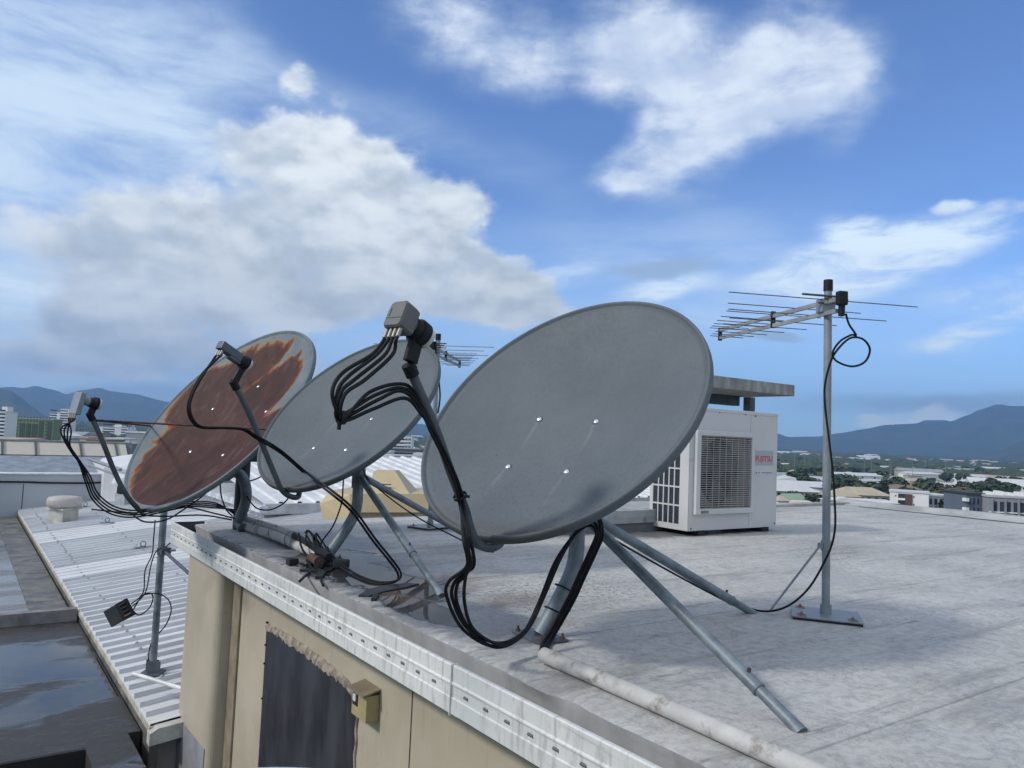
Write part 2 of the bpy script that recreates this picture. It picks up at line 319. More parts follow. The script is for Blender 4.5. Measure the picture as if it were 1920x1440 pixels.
# main roof deck: bitumen sheet under grey paint, dark where water lies
def ellpts(x, y): q = oZ(x, y, 0); return (q.x, q.y)
def roof_mat():
    m, g, b = mat('grey painted roof membrane', (.3, .3, .3), .7)
    p = g.pos(); P2 = p
    n = g.noise(p, 1.1, 9, .62); f = g.noise(p, 30., 8, .7); s1 = g.noise(g.map(p, sc=(1, 1.0, 1), rot=(0, 0, .5)), 3.0, 10, .7, .4)
    s2 = g.noise(g.map(p, sc=(.55, 3.2, 1), rot=(0, 0, .35)), 1.7, 9, .7, .6)
    c = g.mix(g.mr(n, .32, .68), (.40, .40, .385), (.53, .525, .495))
    c = g.mix(g.m('MULTIPLY', g.mr(f, .40, .68), .50), c, (.22, .22, .22))
    c = g.mix(g.m('MULTIPLY', g.mr(s2, .50, .68), .55), c, (.17, .165, .16))
    s3 = g.noise(g.map(p, sc=(.5, 4.5, 1), rot=(0, 0, .62)), 2.6, 10, .75, .5); c = g.mix(g.m('MULTIPLY', g.mr(s3, .57, .66), .55), c, (.12, .115, .11))
    s4 = g.noise(p, 4., 9, .75, 1.2); c = g.mix(g.m('MULTIPLY', g.mr(g.m('ABSOLUTE', g.m('SUBTRACT', s4, .5)), .012, .0), .5), c, (.11, .11, .11))
    fl = g.noise(g.map(p, sc=(1, 1, 1), rot=(0, 0, .6)), 55., 4, .8)
    w = g.noise(p, 5.5, 8, .7, .8)
    def reg(lst, wob, a, bb):
        r = None
        for c0, rr, rot in lst:
            e = g.ell(p, c0, rr, rot); r = e if r is None else g.m('MAXIMUM', r, e)
        return g.mr(g.m('ADD', r, g.m('MULTIPLY', g.m('SUBTRACT', w, .5), wob)), a, bb)
    # black flecks where the paint has lifted
    fleck = reg([((.95, -2.55), (.75, .5), .2), ((.42, -2.85), (.35, .5), 0), ((3.4, -2.2), (1.3, .3), .6)], 1.0, .1, .7)
    fk = g.m('MULTIPLY', fleck, g.mr(fl, .52, .60)); c = g.mix(g.m('MULTIPLY', fk, .85), c, (.045, .042, .04))
    # wet film and puddle along the gutter side near the second dish
    damp = reg([((.33, -1.8), (.36, 1.25), 0), ((.5, -1.0), (.45, .7), 0), ((.30, -2.75), (.30, .55), 0), ((3.2, -1.25), (1.1, .28), 0), ((1.9, -.55), (1.2, .3), 0)], 1.3, .05, .5)
    c = g.mix(g.m('MULTIPLY', damp, .78), c, (.07, .072, .078))
    pud = reg([((.30, -1.75), (.24, .60), 0), ((.36, -2.15), (.20, .5), .1), ((.22, -2.6), (.12, .34), 0), ((.45, -1.4), (.2, .3), .3)], 1.1, .10, .26)
    c = g.mix(g.m('MULTIPLY', pud, .9), c, (.018, .020, .024))
    stain = reg([((.62, -2.62), (.30, .22), 0), ((.25, -2.35), (.12, .35), 0), ((.6, -2.2), (.25, .3), 0)], 1.4, .1, .8)
    c = g.mix(g.m('MULTIPLY', stain, .5), c, (.13, .095, .07))
    # black drip marks near the edge
    ed = g.n('ShaderNodeSeparateXYZ'); g.put(ed.inputs[0], p)
    edge = g.mr(ed.outputs[0], .17, .08); e2 = g.m('MULTIPLY', edge, g.mr(g.noise(g.map(p, sc=(.3, 1, 1)), 26, 6, .7), .5, .62)); e2 = g.m('MULTIPLY', e2, g.mr(ed.outputs[1], -3.0, -2.2))
    c = g.mix(g.m('MULTIPLY', e2, .8), c, (.05, .05, .05))
    # sheet laps
    wv = g.n('ShaderNodeTexBrick'); g.put(wv.inputs['Vector'], g.map(g.vm('ADD', p, (.3, .2, 0)), rot=(0, 0, 0)))
    wv.inputs['Scale'].default_value = 1.; wv.inputs['Mortar Size'].default_value = .0065; wv.inputs['Brick Width'].default_value = 6.; wv.inputs['Row Height'].default_value = .98; wv.inputs['Mortar Smooth'].default_value = .6
    seam = g.m('MULTIPLY', wv.outputs['Fac'], g.mr(w, .30, .55))
    c = g.mix(g.m('MULTIPLY', seam, .5), c, (.12, .12, .12))
    g.put(b.inputs['Base Color'], c)
    r = g.mr(s1, .3, .7, .5, .8); mx = g.n('ShaderNodeMix', data_type='FLOAT'); g.put(mx.inputs[0], g.m('MULTIPLY', damp, .75)); g.put(mx.inputs[2], r); mx.inputs[3].default_value = .22
    m2 = g.n('ShaderNodeMix', data_type='FLOAT'); g.put(m2.inputs[0], pud); g.put(m2.inputs[2], mx.outputs[0]); m2.inputs[3].default_value = .03
    g.put(b.inputs['Roughness'], m2.outputs[0]); g.put(b.inputs['Specular IOR Level'], g.m('MULTIPLY', g.mr(damp, 0., 1., .4, .2), g.mr(pud, 0., .6, 1., .22)))
    h = g.m('MULTIPLY', g.m('ADD', g.m('MULTIPLY', f, .6), g.m('MULTIPLY', s1, 1.2)), g.m('SUBTRACT', 1., pud))
    g.put(b.inputs['Normal'], g.bump(h, .6, .008)); return m
roofm = roof_mat()
roofside = worn('grey membrane upstand', (.36, .36, .36), .75, 0, .12, 4., stain=(.13, .12, .11), stain_amt=.0, stain_sc=5., bump=.3, stretch=(1, 2.5, .6), coord='pos')

# ------------------------------------------------------------------ the main building: deck, wall, pilaster, gutter
bld = empty('rooftop_building', 'beige clad building under the flat grey roof that carries the dishes', 'building', (.3, -1, -.2))
bld.location = (0, 0, 0)
EX = .07; YE = .10; YN = -9.; XR = 7.7
def hz(x, y): return .003*sin(x*1.7+y)*cos(y*1.3)
mb = MB(); xs = [EX, EX+.012, EX+.05, EX+.12, EX+.3]+[EX+.3+(XR-EX-.3)*i/22 for i in range(1, 23)]; ny = 300
ys = [YE+(YN-YE)*j/ny for j in range(ny+1)]
rr = random.Random(3); wob = [0.]
for j in range(ny): wob.append(wob[-1]*.86+rr.uniform(-.0022, .0022))
def lobe(y):   # the lifted lip of the membrane near the joint
    return .014*math.exp(-((y+3.62)/.05)**2)-.011*math.exp(-((y+3.50)/.09)**2)
vs = []
for j, y in enumerate(ys):
    for i, x in enumerate(xs):
        k = max(0, 1-i/3.); ex = (wob[j]+lobe(y))*k
        vs.append((x+ex, y, hz(x, y)+(.0 if i > 2 else -.004*(2-i)**1.5*.5)+(.012 if False else 0)))
nx = len(xs)
mb.add(vs, [(j*nx+i, j*nx+i+1, (j+1)*nx+i+1, (j+1)*nx+i) for j in range(ny) for i in range(nx-1)], 0, True)
deck = mb.build('roof_deck', roofm, bld)
mb = MB(); vs = []
for j, y in enumerate(ys):
    ex = wob[j]+lobe(y); a = .004*sin(y*9)+wob[j]*.5
    vs += [(EX+ex, y, hz(EX, y)-.0057), (EX+.004+ex*.4, y, -.022), (EX+.010+ex*.1+a*.3, y, -.045), (EX+.012, y, -.16)]
mb.add(vs, [(j*4+i, (j+1)*4+i, (j+1)*4+i+1, j*4+i+1) for j in range(ny) for i in range(3)], 0, True)
mb.build('roof_edge_upstand', roofside, bld)
# far end upstand and raised edges
mb = MB(); mb.bx(EX+.1, XR, YE-.001, YE+.08, -.5, -.003); mb.bx(3.2, XR, YE-.08, YE+.06, -.01, .028, 0, .008)
mb.build('far_roof_edge', concm, bld)
mb = MB()
vs = []; n = 70
for j in range(n+1):
    y = YE+.1+(YN-YE)*j/n; w_ = .012*sin(y*3.1)*math.exp(-((y-YE)/1.2)**2)
    for x, z in ((XR-.34, .002), (XR-.30, .012), (XR-.2, .015+w_*1.), (XR-.16, .045+w_), (XR-.02, .055+w_), (XR+.02, .045), (XR+.03, -.4)): vs.append((x+w_, y, z))
mb.add(vs, [(j*7+i, (j+1)*7+i, (j+1)*7+i+1, j*7+i+1) for j in range(n) for i in range(6)], 0, True); mb.build('side_kerb', concm, bld)
mb = MB()
for a, b_, w_ in ((XR-.40, -.004, .035),):
    pts = []
    for j in range(60):
        y = YE-.3-8.2*j/59; mb.v += [(a+.008*sin(y*5), y, b_+.0085), (a+w_+.01*sin(y*3.3), y, b_+.0105+(.012 if a > XR-.3 else 0))]
    k0 = len(mb.v)-120
    for j in range(59): mb.f.append([k0+2*j, k0+2*j+1, k0+2*j+3, k0+2*j+2]); mb.m.append(0); mb.sm.append(False)
mb.build('kerb_shadow_strip', gapdark, bld)  # dark strip standing in for the shadow line at the foot of the kerb
# wall, set back under the gutter, with a box pilaster at the corner
PX, WX = .02, .12
mb = MB()
mb.bx(WX, WX+.2, -9, -.03, -3.2, -.10)
mb.bx(WX+.2, XR-.1, -.33, -.03, -3.2, -.10)
mb.build('wall', beige, bld)
y1 = oX(409, 1076, PX).y
mb = MB(); mb.bx(PX, WX-.001, y1+.05, -.03, -3.2, -.115)
prof = [(PX, y1+.05)]+[(PX+.05-.05*cos(a), y1+.05-.05*sin(a)) for a in [radians(15*k) for k in range(1, 7)]]+[(WX-.001, y1), (WX-.001, y1+.05)]
mb.prism([(x, y) for x, y in prof], -3.2, -.115, 'Z'); mb.build('corner_pilaster', beige, bld)
yg = oX(455, 1107, WX).y
mb = MB(); mb.bx(WX-.012, WX-.0005, yg-.004, y1-.008, -3.2, -.11, 0, .003); mb.build('vertical_bead', beigedark, bld)
mb = MB()
p1 = oX(771, 1360, WX)
mb.bx(WX-.0012, WX+.01, p1.y-.003, p1.y+.003, -3.2, -.10); mb.build('wall_joint', gapdark, bld)
mb = MB(); q1 = oX(335, 1345, PX-.001); q2 = oX(383, 1405, PX-.001)
mb.prism([(-.035, q1.z-.0), (-.05, -1.6), (q2.y, -1.6), (q2.y, q2.z)], PX-.003, PX-.0005, 'X'); mb.build('primer_patch', patchgrey, bld)
# dark board screwed on the wall with torn sealant round it
a = oX(501, 1172, WX-.004); b_ = oX(671, 1279, WX-.004)
mb = MB(); top = []
for k in range(25):
    t = k/24; yy = a.y+(b_.y-a.y)*t; top.append((yy, a.z+(b_.z-a.z)*t-.012-.035*t*t+.004*sin(k*2.1)))
top[-1] = (b_.y, b_.z-.10); top[-2] = (top[-2][0], b_.z-.065)
mb.prism([(a.y, -1.25)]+top+[(b_.y, -1.25)], WX-.006, WX-.001, 'X'); mb.build('dark_board', boardm, bld)
mb = MB(); rs = random.Random(5); up = []; dn = []
for k in range(61):
    t = k/60; yy = a.y-.0+(b_.y-.03-a.y)*t
    base = a.z+(b_.z-a.z)*t-.012-.035*t*t+(-.05*max(0, (t-.9)/.1)); w_ = .010+.012*sin(pi*t)
    up.append((yy, base+w_+.012+rs.uniform(-.003, .003))); dn.append((yy, base-.006-rs.uniform(-.006, .009)))
for k in range(60):
    vs = [(WX-.0095, dn[k][0], dn[k][1]), (WX-.0095, dn[k+1][0], dn[k+1][1]), (WX-.013, up[k+1][0], (dn[k+1][1]+up[k+1][1])/2), (WX-.013, up[k][0], (dn[k][1]+up[k][1])/2), (WX-.0015, up[k+1][0], up[k+1][1]), (WX-.0015, up[k][0], up[k][1])]
    mb.add(vs, [(0, 1, 2, 3), (3, 2, 4, 5)], 0, True)
    mb.add([(WX-.0095, dn[k][0], dn[k][1]), (WX-.0095, dn[k+1][0], dn[k+1][1]), (WX-.005, dn[k+1][0], dn[k+1][1]-.001), (WX-.005, dn[k][0], dn[k][1]-.001)], [(0, 1, 2, 3)])
pts = [(WX-.004, b_.y-.010+.003*sin(k*1.7)+.002*sin(k*4.1), b_.z-.03-k*.03) for k in range(34)]
mb.tube(pts, .006, 6, 2); pts = [(WX-.003, a.y+.003*sin(k*1.3), a.z-.01-k*.035) for k in range(30)]; mb.tube(pts, .0035, 5, 2)
mb.build('torn_sealant', sealant, bld)
for zz in (-.33, -.44, -.53, -.70): MB().cyl((WX-.001, a.y-.004, zz), (WX-.012, a.y-.004, zz), .005, n=8).build('screw', gapdark, bld)
# gutter and its fascia in two lengths
GX = -.033
YJ = oX(851, 1245, GX).y
def fascia(y0, y1, dx, dz, lip=True):
    pr = [(.014, -.004), (.010, .0), (-.001, .001), (-.004, -.003), (-.0035, -.044), (-.0075, -.048), (-.0075, -.052), (-.003, -.056), (-.003, -.086), (-.0065, -.089), (-.0055, -.131), (-.001, -.135), (.02, -.137), (.02, -.133), (.002, -.131), (.0, -.006), (.014, -.008)]
    return MB().prism([(GX+x+dx, z+dz) for x, z in pr], y0, y1)
yend = oX(322, 982, GX).y
f1 = fascia(yend, YJ-.03, .0015, -.001); f1.bx(GX+.0, GX+.0025, yend, yend+.002, -.13, 0)
f1 = f1.build('gutter_fascia', fasciam, bld)
f2 = fascia(YJ, -9, 0, .001); f2.bx(GX-.0098, GX+.012, YJ-.0025, YJ+.0005, -.136, .0032)
f2 = f2.build('gutter_fascia', fasciam, bld)
sm_ = MB().add([(-.0022, -.014, -.008), (-.0022, .014, -.008), (-.0068, .011, .002), (-.0068, -.011, .002), (-.0016, .011, .008), (-.0016, -.011, .008)], [(0, 1, 2, 3), (3, 2, 4, 5), (0, 3, 5), (1, 4, 2)]).mesh('slot'); sm_.materials.append(worn('shadowed slot', (.13, .13, .125), .8))
for w_ in sm_.vertices: w_.co.y *= .85; w_.co.z *= .6
yy = YJ-.075
while yy > -6: link('slot', sm_, f2, (GX-.0008, yy, -.070)); yy -= .097
yy = YJ+.10
while yy < yend-.05: link('slot', sm_, f1, (GX+.0007, yy, -.071)); yy += .097
mb = MB(); mb.bx(GX+.004, EX+.02, -9, yend-.002, -.139, -.126); mb.bx(GX+.004, EX+.1, yend-.006, yend-.002, -.138, -.002); mb.bx(EX+.018, XR, yend-.006, yend, -.138, -.055)
mb.build('gutter_trough', galvdark, bld)
mb = MB(); mb.bx(EX-.02, WX+.01, -9, -.03, -.160, -.1395); mb.build('soffit', beigedark, bld)
# small electrical box on the wall
a = oX(664, 1296, WX); b_ = oX(716, 1311, WX-.05)
bx = empty('wall_box', 'small beige electrical box with an open hood, fixed to the wall beside the dark board', 'electrical box', (WX, a.y-.05, a.z-.05))
yb = oX(716, 1340, WX).y+.02; ya = yb+.125; zt = oX(690, 1300, WX-.04).z+.005; zb_ = zt-.105
mb = MB(); mb.bx(WX-.055, WX-.001, yb, ya, zb_, zt-.01, 0, .004); mb.build('box_body', worn('yellowed beige box', (.36, .30, .15), .5, 0, .12, 9.), bx).location = -bx.location
mb = MB(); mb.add([(WX-.001, yb-.006, zt+.012), (WX-.001, ya+.006, zt+.012), (WX-.072, ya+.006, zt-.004), (WX-.072, yb-.006, zt-.004), (WX-.001, yb-.006, zt+.006), (WX-.001, ya+.006, zt+.006), (WX-.072, ya+.006, zt-.011), (WX-.072, yb-.006, zt-.011)], [(0, 1, 2, 3), (4, 5, 6, 7), (0, 4, 5, 1), (3, 2, 6, 7), (1, 2, 6, 5), (0, 3, 7, 4)]); mb.build('hood', beigedark, bx).location = -bx.location
mb = MB(); mb.bx(WX-.0575, WX-.05, ya-.055, ya-.012, zt-.065, zt-.018); mb.build('recess', gapdark, bx).location = -bx.location
mb = MB(); mb.bx(WX-.062, WX-.057, ya-.045, ya-.022, zt-.050, zt-.024, 0, .002); mb.build('switch', capwhite, bx).location = -bx.location
# ------------------------------------------------------------------ satellite dishes
def dish_frame(c95, w, base, az, el):
    c = V((0, 0, .65))+(V(c95)-V((0, 0, .65)))*(w/base); c = conv(c-V((0, 0, 0)))
    # camera stands at the origin of the fitted frame
    c = V((CAM.x, CAM.y, 0))+c
    az, el = radians(az), radians(el); n = conv((cos(el)*cos(az), cos(el)*sin(az), sin(el)))
    h = V((-n.y, n.x, 0)).normalized(); v = n.cross(h)
    if v.z < 0: v = -v
    return c, n, h, v
def dish_paint():
    m, g, b = mat('dull grey dish paint', (.12, .14, .15), .55)
    p = g.obj(); n = g.noise(p, 3., 6, .6); f = g.noise(g.map(p, sc=(1, .8, 1)), 75., 6, .75)
    run = g.noise(g.map(p, sc=(9, .8, 1), rot=(0, 0, .15)), 2.6, 8, .65)
    c = g.mix(g.mr(n, .3, .7), (.092, .110, .123), (.114, .133, .146))
    sp = g.n('ShaderNodeSeparateXYZ'); g.put(sp.inputs[0], p)
    low = g.mr(sp.outputs[1], .05, -.5, .12, 1.)
    c = g.mix(g.m('MULTIPLY', g.m('MULTIPLY', g.mr(f, .50, .66), low), .55), c, (.07, .083, .09))
    c = g.mix(g.m('MULTIPLY', g.mr(run, .62, .80), .22), c, (.22, .23, .23))
    wobx = g.m('MULTIPLY', g.m('SUBTRACT', g.noise(p, 9., 3, .5), .5), .03)
    for bxx, byy in BOLTS:
        dx = g.m('ABSOLUTE', g.m('ADD', g.m('SUBTRACT', sp.outputs[0], bxx), wobx)); dy = g.m('SUBTRACT', byy, sp.outputs[1])
        k = g.m('MULTIPLY', g.mr(dx, .010, .002), g.m('MULTIPLY', g.mr(dy, .0, .02), g.mr(dy, .20, .04)))
        c = g.mix(g.m('MULTIPLY', g.m('MULTIPLY', k, g.mr(n, .35, .6)), .20), c, (.27, .28, .28))
    vd, vc = g.voro(g.map(p, sc=(1, .6, 1)), 7.); vs_ = g.n('ShaderNodeSeparateColor'); g.put(vs_.inputs[0], vc)
    spot = g.m('MULTIPLY', g.mr(g.m('ADD', vd, g.m('MULTIPLY', f, .03)), .07, .045), g.m('GREATER_THAN', vs_.outputs[0], .86)); c = g.mix(g.m('MULTIPLY', spot, .55), c, (.34, .34, .32))
    sk, sv = g.voro(p, 16.); ss_ = g.n('ShaderNodeSeparateColor'); g.put(ss_.inputs[0], sv)
    chip = g.m('MULTIPLY', g.mr(g.m('ADD', sk, g.m('MULTIPLY', f, .05)), .09, .06), g.m('GREATER_THAN', ss_.outputs[0], .88)); c = g.mix(g.m('MULTIPLY', chip, .75), c, (.03, .03, .032))
    dirt = g.mr(g.m('ADD', g.m('MULTIPLY', sp.outputs[1], -1.), g.m('MULTIPLY', n, .12)), .47, .55)
    c = g.mix(g.m('MULTIPLY', dirt, .6), c, (.075, .075, .07))
    b.inputs['Specular IOR Level'].default_value = .3; g.put(b.inputs['Base Color'], c); g.put(b.inputs['Roughness'], g.mr(f, .3, .7, .5, .75)); g.put(b.inputs['Normal'], g.bump(f, .12, .002)); return m
BOLTS = [(-.085, .10), (.085, .10), (-.085, -.08), (.085, -.08)]
paint = None
def rust_paint():
    m, g, b = mat('rusted dish face', (.12, .14, .15), .6)
    p = g.obj(); at = g.n('ShaderNodeAttribute', attribute_name='rust').outputs['Fac']
    st = g.noise(g.map(p, sc=(7, 1.6, 1), rot=(0, 0, .15)), 2.6, 9, .7, .4); n = g.noise(p, 5., 7, .6, .5); f = g.noise(p, 60, 6, .7)
    e = g.m('ADD', g.m('ADD', at, .012), g.m('ADD', g.m('MULTIPLY', g.m('SUBTRACT', st, .5), .10), g.m('MULTIPLY', g.m('SUBTRACT', n, .5), .06)))
    base = g.mix(g.mr(n, .3, .7), (.11, .14, .16), (.165, .195, .205))
    deep = g.mix(g.mr(n, .35, .65), (.034, .013, .010), (.058, .022, .018))
    deep = g.mix(g.m('MULTIPLY', g.mr(st, .48, .66), .6), deep, (.085, .024, .010))
    oran = g.mix(g.mr(st, .3, .7), (.26, .09, .012), (.22, .05, .010))
    deep = g.mix(g.m('MULTIPLY', g.mr(g.noise(g.map(p, sc=(2.5, 1, 1)), 3.4, 8, .7, .8), .50, .64), .75), deep, (.085, .055, .05))
    e2_ = g.m('ADD', e, g.m('MULTIPLY', g.m('SUBTRACT', g.noise(p, 13., 5, .6), .42), .05))
    c = g.mix(g.mr(e, -.030, .004), base, (.20, .17, .11))
    c = g.mix(g.mr(e, -.008, .008), c, oran); c = g.mix(g.mr(e2_, .0, .035), c, deep)
    c = g.mix(g.m('MULTIPLY', g.mr(f, .5, .7), .3), c, (.03, .012, .01))
    b.inputs['Specular IOR Level'].default_value = .25; g.put(b.inputs['Base Color'], c); g.put(b.inputs['Roughness'], g.mr(e, -.01, .02, .5, .65)); g.put(b.inputs['Normal'], g.bump(f, .25, .002)); return m
rustface = rust_paint()
def sdist(px, py, poly):
    "signed distance, positive inside"
    ins = False; d = 1e9; n = len(poly)
    for i in range(n):
        x0, y0 = poly[i]; x1, y1 = poly[(i+1) % n]
        if (y0 > py) != (y1 > py) and px < (x1-x0)*(py-y0)/(y1-y0)+x0: ins = not ins
        dx, dy = x1-x0, y1-y0; t = max(0, min(1, ((px-x0)*dx+(py-y0)*dy)/(dx*dx+dy*dy+1e-12)))
        d = min(d, hypot(px-x0-dx*t, py-y0-dy*t))
    return d if ins else -d
def make_dish(label, c, n, h, v, W, H, dep, material, bolts, rust=None, name='satellite_dish', group='satellite dishes standing in a row along the roof edge'):
    root = empty(name, label, 'satellite dish', c, group)
    B = Matrix((h, v, n)).transposed(); root.rotation_euler = B.to_euler()
    root.matrix_world = Matrix.Translation(c) @ B.to_4x4()
    NR, NT = (90, 260) if rust else (40, 180)
    mb = MB(); prof = []
    for i in range(1, NR+1):
        r = .955*i/NR; prof.append((r, -dep*(1-r*r)))
    z0 = prof[-1][1]
    prof += [(.961, z0-.002), (.966, z0-.0025), (.972, z0+.001), (.979, z0+.0075), (.988, z0+.0105), (.996, z0+.0085), (1., z0+.003), (1.002, z0-.006), (1.002, z0-.016), (.998, z0-.020), (.992, z0-.017), (.985, z0-.012), (.96, z0-.012)]
    back = [(r, -dep*(1-r*r)-.006) for r in (.94, .8, .6, .4, .2, .02)]
    prof += back
    zs = -(z0+.0085); vs = [(0, 0, -dep+zs)]
    for r, z in prof:
        for k in range(NT):
            t = 2*pi*k/NT; vs.append((cos(t)*r*W/2, sin(t)*r*H/2, z+zs))
    fs = [(0, 1+k, 1+(k+1) % NT) for k in range(NT)]
    fs += [(1+i*NT+k, 1+(i+1)*NT+k, 1+(i+1)*NT+(k+1) % NT, 1+i*NT+(k+1) % NT) for i in range(len(prof)-1) for k in range(NT)]
    e = 1+(len(prof)-1)*NT; fs.append([e+k for k in range(NT)])
    mb.add(vs, fs, 0, True); me = mb.mesh('reflector')
    if rust:
        at = me.attributes.new('rust', 'FLOAT', 'POINT')
        lim = 1+NR*NT
        for i, w in enumerate(me.vertices):
            val = -1.
            if i < lim:
                val = max(sdist(w.co.x, w.co.y, rust[0]), -9)
                for hole in rust[1:]: val = min(val, -sdist(w.co.x, w.co.y, hole))
            at.data[i].value = val
    link('reflector', me, root, mat=material)
    for bxy in bolts:
        x, y = bxy; rr = hypot(x/W*2, y/H*2); z = -dep*(1-rr*rr)+zs
        m2 = MB(); m2.lathe([(.0001, .0050), (.0045, .0049), (.0080, .0036), (.0098, .0016), (.0104, 0)], (x, y, z), n=18); m2.lathe([(.0001, .0049), (.0028, .0049), (.0028, .0040)], (x, y, z), n=6); bo = m2.build('bolt', chrome, root); MB().lathe([(.0104, .0012), (.0125, .0010), (.0132, 0)], (x, y, z), n=18).build('washer', galvdark, bo)
    return root, B
def loc2(px, py, c, n, h, v, W, H, dep):
    "face coordinates of the point of the dish seen at px, py"
    q = c
    z = -dep*.9
    for _ in range(4):
        w = oP(px, py, c+n*z, n)-c; x, y = w.dot(h), w.dot(v); rr = min(1, (x/W*2)**2+(y/H*2)**2); z = -dep*(1-rr)
    return x, y
def sym(px, py, c, h): return oP(px, py, c, h)
def oDd(px, py, d, r=.006):
    p = oD(px, py, d)
    return oZ(px, py, r) if p.z < r and p.x > EX else p
def lnb_quad(name, label, cap, aim, root, c):
    pass
def inroot(o, root):
    "keep a part built in world coordinates in place under its thing"
    o.matrix_parent_inverse = root.matrix_world.inverted(); return o
def wpart(mb, name, m, root): return inroot(mb.build(name, m, root), root)
_A = dish_frame((.147, 2.392, .753), .97, .95, 232.4, 42.0)
BOLTS = [loc2(*p, *_A, .97, .97*1.08, .085) for p in ((1010.6, 786), (1117.5, 790), (951.9, 875), (1061.6, 884.4))]
paint = dish_paint()
DA = dish_frame((.147, 2.392, .753), .97, .95, 232.4, 42.0)
DB = dish_frame((-.786, 3.701, .752), .97, .95, 235.1, 42.9)
DC = dish_frame((-1.209, 3.195, .696), 1.25, .90, 233.0, 38.0)
bpy.context.view_layer.update()
def setup(Dk, W, label, material, boltpx, dep, rustpx=None):
    c, n, h, v = Dk; H = W*1.08
    bolts = [loc2(*p, c, n, h, v, W, H, dep) for p in boltpx]
    rust = None
    if rustpx: rust = [[loc2(*p, c, n, h, v, W, H, dep) for p in poly] for poly in rustpx]
    root, B = make_dish(label, c, n, h, v, W, H, dep, material, bolts, rust)
    return root, c, n, h, v, W, H, dep
A = setup(DA, .97, 'large clean grey dish in front, nearest of the row, standing before the white pipe', paint, ((1010.6, 786), (1117.5, 790), (951.9, 875), (1061.6, 884.4)), .085)
Bd = setup(DB, .97, 'plain grey dish in the middle of the row, between rusty dish and nearest dish', paint, ((588, 840), (648, 843.5), (696, 785.6), (635, 782)), .085)
rp = [[(247, 915), (250, 893), (262, 872), (275, 850), (296, 832), (283, 828), (300, 815), (322, 797), (308, 785), (318, 765), (340, 742), (355, 722), (372, 705), (392, 693), (430, 678), (455, 660), (484, 646), (478, 660), (500, 645), (522, 642), (532, 650), (549, 636), (540, 655), (520, 680), (495, 705), (470, 724), (458, 733), (500, 700), (520, 690), (545, 672), (563, 662), (558, 675), (566, 677), (560, 695), (545, 725), (530, 745), (500, 772), (492, 786), (520, 768), (540, 764), (548, 790), (512, 842), (450, 893), (388, 930), (325, 960), (285, 968), (256, 958), (243, 935)]]
Cd = setup(DC, 1.25, 'heavily rusted dish with orange brown streaks, farthest of the row', rustface, ((399, 767), (484, 725), (498.7, 771.9), (356.9, 847), (418, 853.7)), .10, rp)
def braced_mount(Dk, foot, px_up, px_bend, feet, rad=.03):
    root, c, n, h, v, W, H, dep = Dk
    back = c-n*(dep+.02)-v*.05
    top = c-n*(dep+.13)-v*.02
    mb = MB(); mb.box(c-n*(dep+.006)-v*.06, (.24, .30, .006), Matrix((h, v, n)).transposed()); 
    for s in (-1, 1): mb.box(c-n*(dep+.07)-v*.05+h*(.055*s), (.006, .22, .14), Matrix((h, v, n)).transposed())
    wpart(mb, 'bracket', galvdark, root)
    return top
def strut(mb1, mb2, a, b, r=.021, frac=.8):
    a = V(a); b = V(b); m = a+(b-a)*frac
    mb1.cyl(a, m, r, n=20); mb1.lathe([(r, 0), (r+.0016, .001), (r+.0016, .006), (r, .007)], m-(b-a).normalized()*.008, basis(b-a), 20); mb2.cyl(m-(b-a).normalized()*.02, b, r*.83, n=18); mb2.cyl(b-(b-a).normalized()*.03, b+V((0, 0, -.004)), r*.84, r*1.1, n=16)
